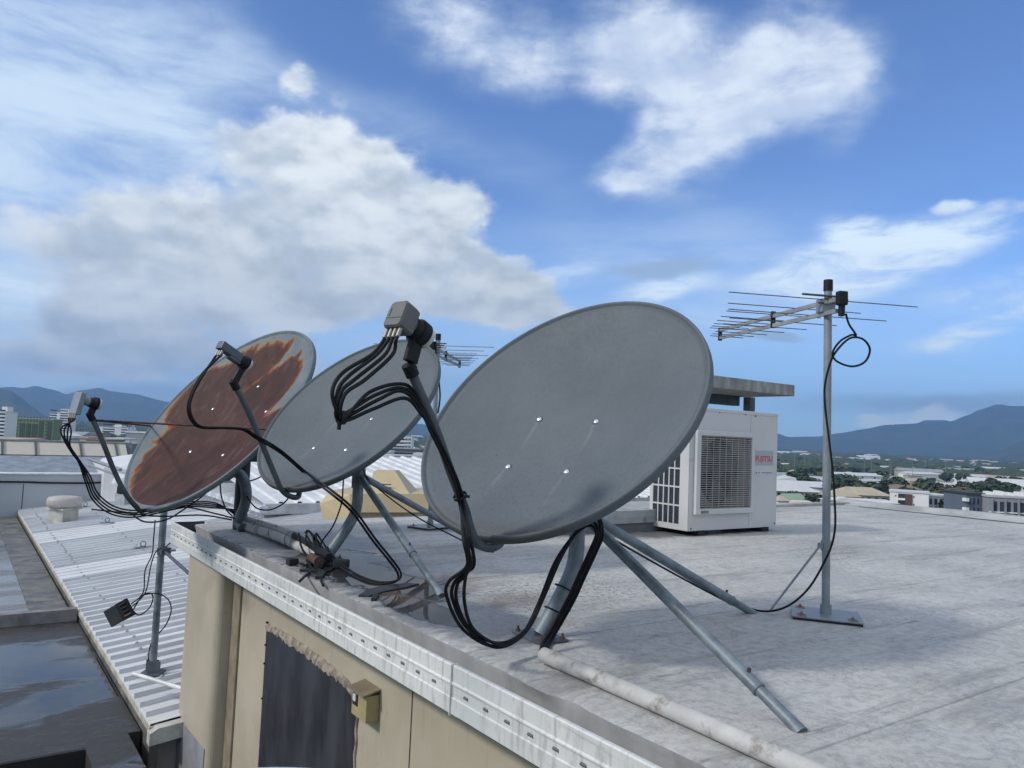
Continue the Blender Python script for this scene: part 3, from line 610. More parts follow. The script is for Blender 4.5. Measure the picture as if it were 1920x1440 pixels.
def pole_and_struts(Dk, foot, ux, uy, feet, coll, frac, rad, baseang=0):
    root, c, n, h, v, W, H, dep = Dk
    top = V((ux, uy, coll+.14)); foot = V(foot)
    mb = MB(); d = V((ux, uy, 0))-V((foot.x, foot.y, 0))
    mb.tube([foot+V((0, 0, .01)), foot+d*.33+V((0, 0, .075)), foot+d*.68+V((0, 0, .15)), foot+d*.92+V((0, 0, .215)), V((ux, uy, .275)), V((ux, uy, .34)), V((ux, uy, coll+.16))], rad, 24, 6)
    wpart(mb, 'pole', galv, root)
    mb = MB(); R = basis(V((0, 0, 1)), d)
    mb.box(foot+V((0, 0, .006)), (.11, .17, .008), R, 0, .002)
    wpart(mb, 'base_plate', galvdark, root)
    for sx in (-1, 1):
        for sy in (-1, 1):
            q = foot+R@V((sx*.040, sy*.070, 0)); m2 = MB(); m2.cyl(q+V((0, 0, .009)), q+V((0, 0, .017)), .008, n=6, smooth=False); m2.cyl(q+V((0, 0, .016)), q+V((0, 0, .027)), .004, n=10)
            wpart(m2, 'anchor_bolt', rustm, root)
    mb = MB(); mb.cyl((ux, uy, coll-.05), (ux, uy, coll+.05), rad+.007, n=24); wpart(mb, 'collar', galv, root)
    for f in feet:
        f = V(f); dd = (f-V((ux, uy, 0))).normalized(); a = V((ux, uy, coll))+dd*(rad+.012)
        m1 = MB(); m2 = MB(); strut(m1, m2, a, f, .0172, frac); s1 = wpart(m1, 'strut', galv, root); q = wpart(m2, 'inner_tube', galv, s1)
        q.matrix_parent_inverse = Matrix.Identity(4); q.matrix_world = Matrix.Identity(4) if False else q.matrix_world
        m3 = MB(); ax = (f-a).normalized(); mm = a+(f-a)*(frac-.05); sd_ = ax.cross(V((0, 0, 1))).normalized(); upn = sd_.cross(ax)
        m3.cyl(mm+upn*.016, mm+upn*.026, .0048, n=6, smooth=False); q2 = wpart(m3, 'set_screw', rustm, s1); q2.matrix_parent_inverse = Matrix.Identity(4)
    # mounting arm from the pole up to the back of the reflector
    bk = c-n*(dep+.006)-v*.05
    mb = MB(); mb.box(bk, (.20, .26, .006), Matrix((h, v, n)).transposed(), 0, .002)
    for s in (-1, 1):
        p0 = bk-n*.05+h*(.04*s); p1 = V((ux, uy, coll+.10))+h*(.04*s); ax = p1-p0
        mb.box(bk-n*.035+h*(.04*s), (.005, .20, .06), Matrix((h, v, n)).transposed())
        mb.box((p0+p1)/2, (.0055, .09, ax.length), basis(ax, h))
    mb.cyl(V((ux, uy, coll+.06)), V((ux, uy, coll+.17)), rad+.010, n=22)
    wpart(mb, 'bracket', galvdark, root)
def feed_arm(Dk, pts, r, sq=None, m=None):
    root, c, n, h, v, W, H, dep = Dk
    P = [sym(x, y, c, h) for x, y in pts]
    P[0] = c-v*(H/2*.86)-n*.045
    mb = MB(); mb.tube(P, r, 14, 5); wpart(mb, 'feed_arm', m or galvdark, root)
    return P
# --- nearest dish
def up_at(x, y, u, z): q = oZ(x, y, 0); return q
footA = oZ(1012, 1196, .0)
upA = (footA.x+.135, footA.y-.01)
pole_and_struts(A, footA, upA[0], upA[1], [oZ(1412, 1150, .0), oZ(1502, 1372, 0)], .395, .86, .0265)
PA = feed_arm(A, ((0, 0), (938, 1018), (915, 1027), (893, 1015), (880, 985), (872, 955), (845, 885), (815, 800), (768, 690)), .0125)
def lnb_frame(tip, aim):
    a = (aim-tip).normalized(); d = (V((0, 0, -1))-a*V((0, 0, -1)).dot(a)).normalized(); s = a.cross(d)
    return a, d, s
def cable_end(px): pass
def quad_lnb(Dk, capx):
    root, c, n, h, v, W, H, dep = Dk
    tip = sym(*capx, c, h); a, d, s = lnb_frame(tip, c-v*.1-n*dep); R = Matrix((s, -d, a)).transposed()
    holder = inroot(link('receiver', MB().lathe([(.0001, .004), (.020, .003), (.0285, -.001), (.030, -.006), (.0285, -.012), (.026, -.018)], tip, R, 30).mesh('receiver'), root, mat=capwhite), root)
    def sub(mb, nm, m): o = mb.build(nm, m, holder); return o
    sub(MB().lathe([(.026, -.012), (.031, -.016), (.0315, -.034), (.029, -.040), (.0275, -.060), (.020, -.062), (.019, -.09)], tip, R, 26), 'horn', blackp)
    # angled body
    mb = MB(); o = tip-a*.098
    pr = [(-.029, -.030), (-.020, -.038), (.016, -.038), (.027, -.032), (.030, -.012), (.030, .030), (.024, .036), (-.024, .036), (-.030, .030), (-.030, -.010)]
    vs = []
    for t, k in ((-.020, .90), (-.016, 1.), (.010, 1.), (.018, .96)):
        for x, y in pr: vs.append(o+s*x*k+d*y*k+a*t*1.35)
    m_ = len(pr); fs = [(i*m_+j, i*m_+(j+1) % m_, (i+1)*m_+(j+1) % m_, (i+1)*m_+j) for i in range(3) for j in range(m_)]+[list(range(m_))[::-1], list(range(3*m_, 4*m_))]
    mb.add(vs, fs); mb.box(o-a*.0275+d*.012, (.052, .0012, .002), R); mb.box(o-a*.0280-d*.005+s*.018, (.002, .022, .0015), R); sub(mb, 'housing', greyp)
    sub(MB().cyl(tip-a*.078, tip-a*.06, .024, .021, 22), 'neck', greyp)
    ends = []
    for i in range(4):
        q = o+s*(-.0225+.015*i)+d*.036-a*.012; m2 = MB(); m2.cyl(q, q+d*.010, .0052, n=12); m2.cyl(q+d*.007, q+d*.024, .0058, .0052, 12); sub(m2, 'connector', brass); ends.append((q+d*.022, d))
    return tip, a, d, s, ends, R
tipA, aA, dA, sA, endsA, RA = quad_lnb(A, (800, 636))
cl = tipA-aA*.030; armtop = PA[-1]
mb = MB(); mb.lathe([(.030, -.012), (.0345, -.012), (.0345, .012), (.030, .012), (.030, -.012)], cl, RA, 26)
ax = armtop-cl
mb.box(cl+(armtop-cl)*.5-aA*.004, (.022, .034, ax.length*.72), basis(ax, sA), 0, .003)
dirn = (PA[-1]-PA[-2]).normalized(); mb.cyl(armtop-dirn*.022, armtop+dirn*.010, .0175, n=18); mb.cyl(armtop-sA*.02, armtop+sA*.02-dirn*.0, .007, n=10)
wpart(mb, 'clamp', blackp, A[0])
# --- cables of the nearest dish: four from the receiver, tied, looped, run down the arm, hung to the deck and up round the pole
CABG = 'black coaxial cables of the nearest dish'
rc = random.Random(11)
TIE = sym(640, 783, A[1], A[3])+sA*.0
def off(p, i, k=.006): 
    a_ = i*pi/2+.5; return p+HR*cos(a_)*k+V((0, 0, 1))*sin(a_)*k
def symo(px, py, t): return sym(px, py, A[1], A[3])-HF*t
loops = [((622, 740), (640, 700), (697, 664)), ((634, 735), (655, 705), (706, 666)), ((642, 737), (668, 712), (722, 668)), ((650, 742), (690, 712), (738, 668))]
backs = [((690, 735), (745, 719), (775, 735)), ((700, 742), (750, 727), (782, 748)), ((705, 752), (752, 733), (785, 760)), ((700, 768), (760, 747), (790, 775))]
ORD = [0, 1, 2, 3]
# endsA runs along s; find which side is left in view
left_first = endsA[0][0].dot(HR) < endsA[-1][0].dot(HR)
for i in range(4):
    e, dd = endsA[i if left_first else 3-i]
    L = loops[i]; Bk = backs[i]; w = (i-1.5)*.010
    pts = [e-dd*.006, e+dd*.012] + [symo(x, y, .01+w) for x, y in L[::-1]] + [off(TIE, i, .007)] + [symo(x, y, .0+w) for x, y in Bk]
    # bundle along the arm, outside edge
    o_ = [(.016, -.006), (.020, .004), (.013, .010), (.022, -.014)][i]
    for (x, y) in ((812, 810), (838, 862), (858, 910), (868, 955)): pts.append(symo(x-2+6*(i % 2), y, .020+.008*(i//2)))
    hang = [((869, 1010), (876, 1060), (842, 1090), (838, 1120), (868, 1180), (925, 1212), (975, 1195), (1010, 1130), (1040, 1055), (1075, 1005), (1105, 985)),
            ((873, 1010), (882, 1062), (852, 1092), (849, 1125), (876, 1178), (930, 1214), (980, 1190), (1014, 1125), (1046, 1050), (1080, 998), (1112, 978)),
            ((877, 1008), (876, 1072), (858, 1095), (857, 1130), (882, 1180), (935, 1206), (984, 1182), (1018, 1120), (1050, 1045), (1086, 990), (1118, 973)),
            ((881, 1005), (889, 1058), (874, 1078), (871, 1130), (890, 1182), (945, 1210), (990, 1180), (1022, 1115), (1055, 1040), (1092, 984), (1122, 970))][i]
    dep = [1.93, 1.96, 2.02, 2.06, 2.14, 2.24, 2.33, 2.42, 2.46, 2.44, 2.44]
    pts += [oDd(x, y, q-.0+.006*(i-1.5)) for (x, y), q in zip(hang, dep)]
    tail = [(1124, 1000), (1112, 1032), (1090, 1080), (1072, 1120), (1050, 1160), (1030, 1195), (1020, 1222), (1045, 1238)]
    td = [2.44, 2.45, 2.47, 2.50, 2.53, 2.51, 2.46, 2.43]
    pts += [oDd(x+(i-1.5)*4, y+(i % 2)*3, q-.03+.004*i) for (x, y), q in zip(tail, td)]
    mb = MB(); mb.tube(pts, .0047, 8, 6); o = mb.build('coaxial_cable', blackm)
    tag(o, 'black cable looping from the receiver of the nearest dish down round its pole', 'cable', CABG)
mb = MB(); mb.lathe([(.012, -.006), (.0165, -.006), (.0165, .006), (.012, .006), (.012, -.006)], TIE, basis(V((1, .2, .1))), 18); mb.box(TIE-V((0, 0, .018))-HR*.004, (.007, .007, .02))
tag(mb.build('cable_tie', blackp), 'black tie holding the hanging loop of four cables in front of the middle dish', 'cable tie')
for (px, py, dd, r_, ax) in ((863, 930, None, .0195, None),):
    q = symo(px, py, .006); mb = MB(); mb.lathe([(r_-.003, -.004), (r_, -.004), (r_, .004), (r_-.003, .004), (r_-.003, -.004)], q, basis(PA[-1]-PA[4]), 20); mb.box(q+HR*.020, (.010, .007, .007))
    tag(mb.build('cable_tie', blackp), 'black tie strapping the cables to the arm of the nearest dish', 'cable tie')
for z_, lab in ((.155, 'upper black tie round the bent pole of the nearest dish'), (.085, 'lower black tie round the bent pole of the nearest dish, close above its foot')):
    d_ = V((upA[0], upA[1], 0))-V((footA.x, footA.y, 0)); t_ = z_/.245
    q = footA+d_*t_*1.0+V((0, 0, z_)); mb = MB(); mb.lathe([(.026, -.0025), (.0295, -.0025), (.0295, .0025), (.026, .0025), (.026, -.0025)], q, basis(d_*.75+V((0, 0, .2))), 26); mb.box(q+HR*.045, (.03, .008, .006))
    tag(mb.build('cable_tie', blackp), lab, 'cable tie')
# cable running along the back strut of the nearest dish to the mast
st = [oD(1122, 975, 2.44), oD(1135, 1000, 2.5), oD(1200, 1040, 2.62), oD(1290, 1090, 2.82), oD(1370, 1132, 3.0), oD(1400, 1147, 3.04)]
mb = MB(); mb.tube(st, .0037, 8, 5); tag(mb.build('coaxial_cable', blackm), 'black cable strapped under the back strut of the nearest dish', 'cable')
# --- middle dish
footB = oZ(612, 1047, 0); upB = (footB.x+.15, footB.y-.0)
pole_and_struts(Bd, footB, upB[0], upB[1], [oZ(828, 1117, 0), oZ(905, 1020, 0)], .40, .70, .0275)
PB = feed_arm(Bd, ((0, 0), (560, 930), (545, 931), (528, 918), (515, 890), (490, 830), (462, 765), (438, 718)), .0125)
def stick_lnb(Dk, capx, back, armtop, Pm, size=(.034, .040), length=.115, flat=False):
    root, c, n, h, v, W, H, dep = Dk
    tip = sym(*capx, c, h); a, d, s = lnb_frame(tip, c-v*.1-n*dep); R = Matrix((s, -d, a)).transposed()
    holder = inroot(link('receiver', MB().lathe([(.0001, .005), (.018, .004), (.0265, 0), (.028, -.006), (.026, -.014), (.024, -.018)], tip, R, 26).mesh('receiver'), root, mat=capwhite), root)
    MB().lathe([(.022, -.010), (.029, -.014), (.0295, -.034), (.026, -.040), (.024, -.055), (.001, -.056)], tip, R, 22).build('horn', blackp, holder)
    if not flat:
        o = tip-a*(.05+length/2)
        mb = MB(); mb.box(o-d*.004, (size[0]*1.25, size[1]*.9, length), R, 0, .005); mb.box(o+d*.002+a*.03, (size[0]*1.1, size[1]*1.1, length*.5), R, 0, .005); mb.build('housing', greyp2, holder)
        cpos = [o-a*(length*.36)+s*x+d*size[1]*.45 for x in (-.014, .0, .014)]+[o-a*(length*.25)+d*size[1]*.45]
    else:
        o = tip-a*.105
        mb = MB(); mb.box(o+d*.022, (.082, .112, .026), R, 0, .004); mb.build('housing', paleplas, holder)
        MB().cyl(tip-a*.095, tip-a*.045, .021, n=20).build('neck', paleplas, holder)
        cpos = [o+s*x+d*.076+a*y for x in (-.028, -.01, .010, .028) for y in (-.006,)]
    ends = []
    for q in cpos:
        m2 = MB(); m2.cyl(q, q+d*.008, .0052, n=12); m2.cyl(q+d*.006, q+d*.022, .0058, .0052, 12); m2.build('connector', brass, holder); ends.append((q+d*.02, d))
    cl = tip-a*.024; ax = armtop-cl
    mb = MB(); mb.lathe([(.029, -.010), (.0325, -.010), (.0325, .010), (.029, .010), (.029, -.010)], cl, R, 22)
    mb.box(cl+ax*.55, (.020, .030, ax.length*.8), basis(ax, s), 0, .003); dn = (Pm[-1]-Pm[-2]).normalized(); mb.cyl(armtop-dn*.03, armtop+dn*.012, .017, n=16)
    wpart(mb, 'clamp', blackp, root)
    return tip, a, d, s, ends
tB, aB, dB, sB, eB = stick_lnb(Bd, (466, 686), 0, PB[-1], PB)
def symB(px, py, t): return sym(px, py, Bd[1], Bd[3])-HF*t
for i in range(2):
    e, dd = eB[0 if i == 0 else 2]
    w = .012*i
    pts = [e-dd*.005, e+dd*.012]+[symB(x+i*6, y-i*1, w) for x, y in ((380, 700), (360, 735), (352, 765), (360, 790), (378, 802), (420, 803), (455, 806))]
    pts += [symB(x, y-i*6, .02+w) for x, y in ((485, 823), (530, 850), (580, 893))]
    pts += [oDd(x+i*5, y-i*3, q) for x, y, q in ((620, 925, 3.1), (660, 960, 3.18), (700, 1015, 3.25), (730, 1052, 3.28), (746, 1076, 3.3), (742, 1090, 3.3), (718, 1095, 3.3), (690, 1091, 3.4), (660, 1078, 3.5), (635, 1060, 3.62), (618, 1045, 3.8), (600, 1020, 3.9), (588, 1003, 3.92), (590, 1020, 3.9), (604, 1042, 3.86))]
    mb = MB(); mb.tube(pts, .0050, 8, 6); tag(mb.build('coaxial_cable', blackm), 'black cable arching from the middle dish receiver down to the wet deck', 'cable', 'black coaxial cables of the middle dish')
mb = MB(); mb.tube([oDd(x, y, q) for x, y, q in ((644, 893, 3.75), (643, 915, 3.75), (640, 945, 3.75), (625, 985, 3.8), (607, 1010, 3.85), (593, 1030, 3.88), (576, 1022, 3.9), (574, 1003, 3.92), (582, 997, 3.95), (598, 1020, 3.9))], .0038, 8, 6)
tag(mb.build('coaxial_cable', blackm), 'thin black cable dropping behind the middle dish to the coil at its foot', 'cable')
for k, pp in enumerate((((572, 1000, 3.98), (580, 996, 3.97), (600, 1030, 3.86), (618, 1052, 3.75), (605, 1048, 3.8), (585, 1020, 3.93), (574, 1003, 3.98)),)):
    mb = MB(); mb.tube([oDd(*p) for p in pp], .005, 8, 6); tag(mb.build('cable_coil', blackm), 'small coil of black cable by the foot of the middle dish', 'cable coil')
for k, pp in enumerate((((560, 1000, 3.95), (567, 1030, 3.85), (588, 1052, 3.75), (604, 1062, 3.7), (588, 1068, 3.7), (575, 1050, 3.75)), ((575, 1060, 3.75), (592, 1040, 3.8), (610, 1046, 3.75), (626, 1062, 3.7), (612, 1072, 3.65), (590, 1064, 3.7)), ((582, 1072, 3.7), (570, 1082, 3.7), (562, 1090, 3.65)), ((598, 1070, 3.7), (602, 1088, 3.65), (606, 1098, 3.6)))):
    mb = MB(); mb.tube([oDd(*p) for p in pp], .0055, 8, 6); tag(mb.build('coaxial_cable', blackm), ('black cable kinked over the sleeve of the white pipe pair', 'black cable curled round the rusty pipe end', 'stray cable end in the puddle left of the rusty pipe end', 'stray cable end in the puddle below the rusty pipe end')[k], 'cable')
mb = MB(); mb.tube([oD(x, y, q) for x, y, q in ((680, 878, 3.9), (690, 898, 4.0), (720, 925, 4.2), (760, 955, 4.35), (800, 980, 4.4), (850, 1005, 4.3), (900, 1030, 4.0), (925, 1035, 3.8))], .004, 8, 6)
tag(mb.build('coaxial_cable', blackm), 'black cable slung below the far strut of the middle dish', 'cable')
# --- farthest dish: post, crooked pipe, arm with two rusty stays
c, n, h, v = Cd[1:5]
pc = oZ(449, 992, 0); pc.z = 0
mb = MB(); mb.cyl((pc.x, pc.y, -.4), (pc.x, pc.y, .66), .042, n=22); darkpost = worn('near black steel', (.022, .026, .032), .5, .2, .3, 9.); wpart(mb, 'pole', darkpost, Cd[0])
mb = MB(); bk = c-n*(.106)-v*.08
mb.box(bk, (.30, .34, .008), Matrix((h, v, n)).transposed(), 0, .002)
p1 = V((pc.x, pc.y, .60))
for s_ in (-1, 1):
    a0 = bk-n*.08+h*.06*s_; b0 = p1+h*.06*s_; mb.box(bk-n*.045+h*.06*s_, (.007, .26, .08), Matrix((h, v, n)).transposed()); mb.box((a0+b0)/2, (.0075, .14, (b0-a0).length), basis(b0-a0, h))
mb.box(p1-V((0, 0, .07)), (.13, .12, .22)); wpart(mb, 'bracket', darkpost, Cd[0])
for x_ in (-.035, .035):
    pass
mb = MB(); mb.tube([oD(x, y, q) for x, y, q in ((424, 893, 4.55), (440, 885, 4.5), (456, 898, 4.5), (462, 925, 4.55), (458, 950, 4.65), (448, 975, 4.75), (455, 990, 4.72))], .031, 18, 6)
tag(mb.build('conduit_pipe', galv), 'thick grey pipe bending over in a crook beside the post of the rusty dish', 'pipe')
PC = feed_arm(Cd, ((0, 0), (268, 958), (255, 950), (235, 925), (215, 885), (195, 835), (180, 800), (169, 778)), .0125)
tC, aC, dC, sC, eC = stick_lnb(Cd, (187, 759), 0, PC[-1], PC, flat=True)
j = sym(176, 788, c, h)
W, H = Cd[5], Cd[6]
for tgt in ((285, 797), (520, 806)):
    w = oP(*tgt, c, n)-c; w = V((w.dot(h), w.dot(v))); k_ = sqrt((w.x/W*2)**2+(w.y/H*2)**2); w = w/k_*1.0
    e = c+h*w.x+v*w.y-n*.006
    mb = MB(); mb.cyl(j, j+(e-j)*.05, .0045, .0065, 10); mb.cyl(j+(e-j)*.05, e, .0052, n=10); wpart(mb, 'stay_rod', rustrod, Cd[0])
def symC(px, py, t): return sym(px, py, c, h)-HF*t
for i in range(4):
    e, dd = eC[i]; w = (i-1.5)
    pts = [e-dd*.004, e+dd*.014]+[symC(x+w*8, y+w*2, .02+.008*i) for x, y in ((131, 806),)]+[symC(x+w*5, y+w*2.5, .02+.008*i) for x, y in ((133, 830), (146, 852), (160, 872))]
    pts += [symC(x+w*4.5, y-w*4.5, .02+.008*i) for x, y in ((172, 900), (185, 930), (212, 953), (245, 962), (280, 960))]
    pts += [oD(x, y-w*3, 4.1+.1*i) for x, y in ((320, 952), (360, 945), (405, 948))]+[oD(440, 960+w*3, 4.5)]
    mb = MB(); mb.tube(pts, .0040, 8, 6); tag(mb.build('coaxial_cable', blackm), 'black cable drooping from the far left receiver and passing under the rusty dish', 'cable', 'black coaxial cables of the rusty dish')
for k, (pp, lab) in enumerate((
    (((243, 960, 4.0), (270, 978, 4.0), (310, 975, 4.1), (345, 955, 4.3), (380, 930, 4.5), (395, 915, 4.6)), 'black cable sagging lowest beneath the rusty dish'),
    (((300, 955, 4.2), (350, 951, 4.3), (400, 962, 4.4), (440, 972, 4.5)), 'thin black cable stretched flat between rusty dish rim and its post'),
    (((172, 955, 4.3), (230, 961, 4.2), (300, 968, 4.2), (380, 966, 4.4), (435, 975, 4.5)), 'straight thin black cable starting left of the rusty dish rim'),
    (((413, 905, 4.5), (415, 930, 4.5), (424, 955, 4.5), (436, 968, 4.5)), 'black cable hanging left of the crooked grey pipe'),
    (((462, 930, 4.5), (480, 952, 4.5), (505, 956, 4.4), (530, 945, 4.3), (545, 928, 4.2)), 'black cable sagging from the crooked pipe to the middle dish'),
    (((460, 903, 4.6), (475, 900, 4.5), (491, 893, 4.4)), 'short black cable running between the post and the middle dish rim'))):
    mb = MB(); mb.tube([oD(*p) for p in pp], .0042, 8, 6); tag(mb.build('coaxial_cable', blackm), lab, 'cable')
# ------------------------------------------------------------------ pipes on the deck
mb = MB(); mb.tube([(.200, oZ(1020, 1225, .03).y, .026), (.203, -3.5, .024), (.192, -3.9, .024), (.176, -4.3, .024), (.165, -5.2, .024), (.16, -7, .024)], .0215, 20, 8)
o = tag(mb.build('conduit_pipe', pipewhite), 'long flaking white pipe lying on the deck at the foot of the nearest dish', 'pipe')
for k, (r_, dx, dz, y1_, lab) in enumerate(((.027, 0, .027, -1.44, 'thicker of two white pipes bound together on the wet deck edge'), (.019, .026, .062, -1.05, 'thinner white pipe bound on top of the thicker one on the wet deck edge'))):
    mb = MB(); mb.tube([(.262+dx, -.16, dz), (.285+dx, -.5, dz), (.300+dx, -.85, dz), (.285+dx, y1_, dz-.004)], r_, 18, 6); tag(mb.build('conduit_pipe', pipewhite), lab, 'pipe')
for k, y_ in enumerate((-.45, -.72, -1.0)):
    q = V((.283+.02*(1-abs(y_+.75)), y_, .045)); mb = MB(); mb.lathe([(.041, -.003), (.043, -.003), (.043, .003), (.041, .003), (.041, -.003)], q+V((.008, 0, -.006)), basis(V((.05, 1, 0))), 24)
    tag(mb.build('pipe_strap', galvdark), ('far', 'middle', 'near')[k]+'most of the three thin straps round the pair of white pipes'.replace('middlemost', 'middle'), 'strap')
mb = MB(); mb.tube([(.311, -1.02, .062), (.29, -1.3, .052), (.27, -1.5, .045), (.26, -1.62, .04)], .0185, 12, 5); tag(mb.build('cable_sleeve', blackp), 'black sleeve on the end of the thin white pipe by the middle dish foot', 'sleeve')
q = oZ(594, 1048, .03); mb = MB(); mb.cyl(q+V((0, .07, -.004)), q+V((-.01, -.05, -.004)), .022, n=16); mb.cyl(q+V((-.01, -.04, -.004)), q+V((-.012, -.06, -.004)), .0245, n=16); tag(mb.build('rusty_sleeve', rustm), 'rusty orange pipe end between white pipe and middle dish foot', 'pipe end')
for k, (p, s_, r_, lab) in enumerate((((548, 1053), (.05, .035, .03), .2, 'small black block lying beside the puddle edge'), ((640, 1057), (.05, .07, .04), .9, 'black rubber lump right of the middle dish foot'), ((585, 1070), (.02, .11, .01), .9, 'dark strip of debris in the puddle, left of the rusty pipe end'), ((601, 1078), (.03, .13, .012), -.5, 'dark strip of debris standing in the puddle below the rusty pipe end'), ((703, 1120), (.022, .085, .012), -.55, 'short dark stick of debris lying in the puddle'))):
    q = oZ(*p, s_[2]/2+.002); mb = MB(); mb.box(q, s_, Matrix.Rotation(r_, 3, 'Z'), 0, min(s_)*.2); tag(mb.build('debris', gapdark), lab, 'debris')
mb = MB(); pl = [oZ(x, y, .008) for x, y in ((672, 1116), (690, 1104), (722, 1097), (758, 1093), (786, 1094), (758, 1101), (722, 1108), (692, 1117))]
mb.add([p for p in pl]+[p-V((0, 0, .007)) for p in pl], [list(range(8)), list(range(15, 7, -1))]+[(i, (i+1) % 8, 8+(i+1) % 8, 8+i) for i in range(8)]); tag(mb.build('rubber_scrap', worn('brown black rubber', (.016, .012, .010), .5)), 'long brown black scrap of sheeting lying in the puddle by the cable loop', 'debris')
# ------------------------------------------------------------------ antenna masts
def antenna(base, top, ang, L, label, r, plate, nel=15, lmax=.80, brace=None, bd=None):
    root = empty('antenna_mast', label, 'antenna', base, 'television antennas on masts')
    root.matrix_world = Matrix.Translation(base)
    MB().cyl(base, V((top.x, top.y, top.z-.04)), r, n=20).build('pole', galvpole, root).matrix_parent_inverse = root.matrix_world.inverted()
    wpart(MB().cyl(V((top.x, top.y, top.z-.045)), top, r+.003, r+.0025, 18), 'cap', blackp, root)
    bdv = (HF*cos(ang)-HR*sin(ang)).normalized(); el = HR*cos(ang)+HF*sin(ang); up = V((0, 0, 1))
    c0 = V((top.x, top.y, top.z-.085)); bs = .045
    st = c0-bdv*.10
    for k, dz in enumerate((0, -bs)):
        o_ = up*dz+el*(-.0); a = st+o_-up*.012; b = c0+bdv*L+o_*(1 if k == 0 else .9)
        wpart(MB().box((a+b)/2+el*(r+.010)*(-1)*0-el*(r+.009), (.014, .016, (b-a).length), basis(b-a, el)), 'boom', bd or galvpole, root)
    s0 = -el*(r+.009)
    # end cap, middle spacer, clamp, junction box
    wpart(MB().box(c0+bdv*(L+.004)+s0-up*(bs/2), (.018, bs+.020, .010), basis(bdv, el)), 'end_cap', blackp, root)
    wpart(MB().box(c0+bdv*L*.42+s0-up*(bs/2), (.018, bs+.030, .012), basis(bdv, el)), 'spacer', blackp, root)
    wpart(MB().box(c0+s0*.4-up*(bs/2), (.06, .055, .045), basis(bdv, el), 0, .004), 'clamp', galvpole, root)
    wpart(MB().box(c0-bdv*.05-up*.002-s0*.2, (.10, .010, .006), basis(bdv, el)).box(c0-bdv*.02-up*.014-s0*.2, (.12, .006, .006), basis(bdv, el)), 'bracket_bolt', rustm, root)
    jb = c0-bdv*.115+s0*.6-up*.010
    wpart(MB().box(jb, (.038, .055, .030), basis(bdv, el), 0, .006).box(jb-up*.045, (.020, .05, .020), basis(bdv, el), 0, .005), 'junction_box', blackp, root)
    pos = 0.; total = sum(.90**i for i in range(nel))
    x = -.02
    for i in range(nel):
        ln = lmax*(.865**i) if i < 3 else max(.10, lmax*.62*(.90**(i-3)))
        k = i % 2; p = c0+bdv*x+s0+up*(-bs*k); side = 1 if i % 2 else -1
        m2 = MB(); m2.cyl(p-el*ln/2, p+el*ln/2, .0021, n=6, caps=True)
        if i < 1: m2.cyl(p-el*.10+up*.016, p+el*.09+up*.016, .0045, n=8)
        wpart(m2, 'element', galvdark, root)
        x += (L-.0)*(.90**i)/total
    B0 = Matrix.Rotation(plate[2], 3, 'Z')
    wpart(MB().box(base+V((0, 0, .012)), (plate[0], plate[1], .006), B0, 0, .002), 'base_plate', galvpole, root)
    wpart(MB().box(base+V((0, 0, .005)), (plate[0]*.98, plate[1]*.98, .008), B0), 'rubber_mat', gapdark, root)
    for sx, sy in ((-1, -1), (1, 1), (-1, 1)):
        q = base+B0@V((sx*plate[0]*.36, sy*plate[1]*.36, 0))
        wpart(MB().cyl(q+V((0, 0, .015)), q+V((0, 0, .022)), .008, n=6, smooth=False).cyl(q+V((0, 0, .02)), q+V((0, 0, .028)), .004, n=8).box(q+V((0, 0, .0155)), (.05, .035, .001), B0), 'anchor_bolt', worn('orange stained bolt', (.20, .14, .11), .8, 0, .4, 30), root)
    wpart(MB().cyl(base+V((0, 0, .015)), base+V((0, 0, .05)), r+.006, n=18), 'socket', galvpole, root)
    if brace is not None:
        t = base+V((top.x-base.x, top.y-base.y, 0))*(brace[1]/top.z)+V((0, 0, brace[1]))
        wpart(MB().cyl(t-V((0, 0, .02)), t+V((0, 0, .02)), r+.004, n=18).box(t-HR*(r+.004), (.02, .02, .02)), 'collar', galvpole, root)
        wpart(MB().cyl(t-HR*(r+.008), brace[0], .0045, n=8), 'brace_rod', galvpole, root)
    return root
galvpole = worn('grey painted steel', (.22, .25, .27), .45, .2, .15, 10., bump=.1, bsc=60)
mbase = oZ(1548, 1158, 0); mbase.z = 0
mt = oD(1553, 525, (mbase-CAM).dot(HF)+.02)
antenna(mbase, mt, radians(10), .92, 'grey mast with a wide many-rod antenna, standing on the deck right of the air conditioner', .0152, (.21, .25, .62), 15, .82, (oZ(1443, 1146, .012), .275), worn('dull aluminium', (.38, .37, .34), .4, .5, .15, 9))
b2 = oZ(806, 990, 0); b2.z = 0; t2 = oD(822, 626, (b2-CAM).dot(HF)+.02)
antenna(b2, t2, radians(-6), 1.05, 'farther antenna mast showing between the middle dish and the nearest dish', .0165, (.24, .2, .3), 15, .85)
dm = (mbase-CAM).dot(HF)
mb = MB(); pts = [(1586, 588, -.09), (1592, 608, -.09), (1605, 628, -.09), (1596, 628, -.08), (1575, 640, -.07), (1561, 662, -.06), (1570, 678, -.06), (1598, 687, -.06), (1622, 678, -.07), (1631, 655, -.08), (1618, 636, -.09), (1594, 634, -.09), (1570, 656, -.07), (1557, 680, -.04), (1547, 720, -.03), (1547, 760, -.03), (1554, 820, -.03), (1561, 880, -.03), (1565, 940, -.03), (1566, 985, -.03), (1560, 1020, -.04), (1545, 1055, -.05), (1520, 1098, -.05), (1490, 1128, -.05), (1460, 1143, -.02), (1430, 1146, .02), (1402, 1140, .04), (1380, 1134, .04)]
mb.tube([oD(x, y, dm+q) for x, y, q in pts], .0042, 8, 6)
tag(mb.build('antenna_cable', blackm), 'black cable with a loop at the top, hanging along the mast at right', 'cable')
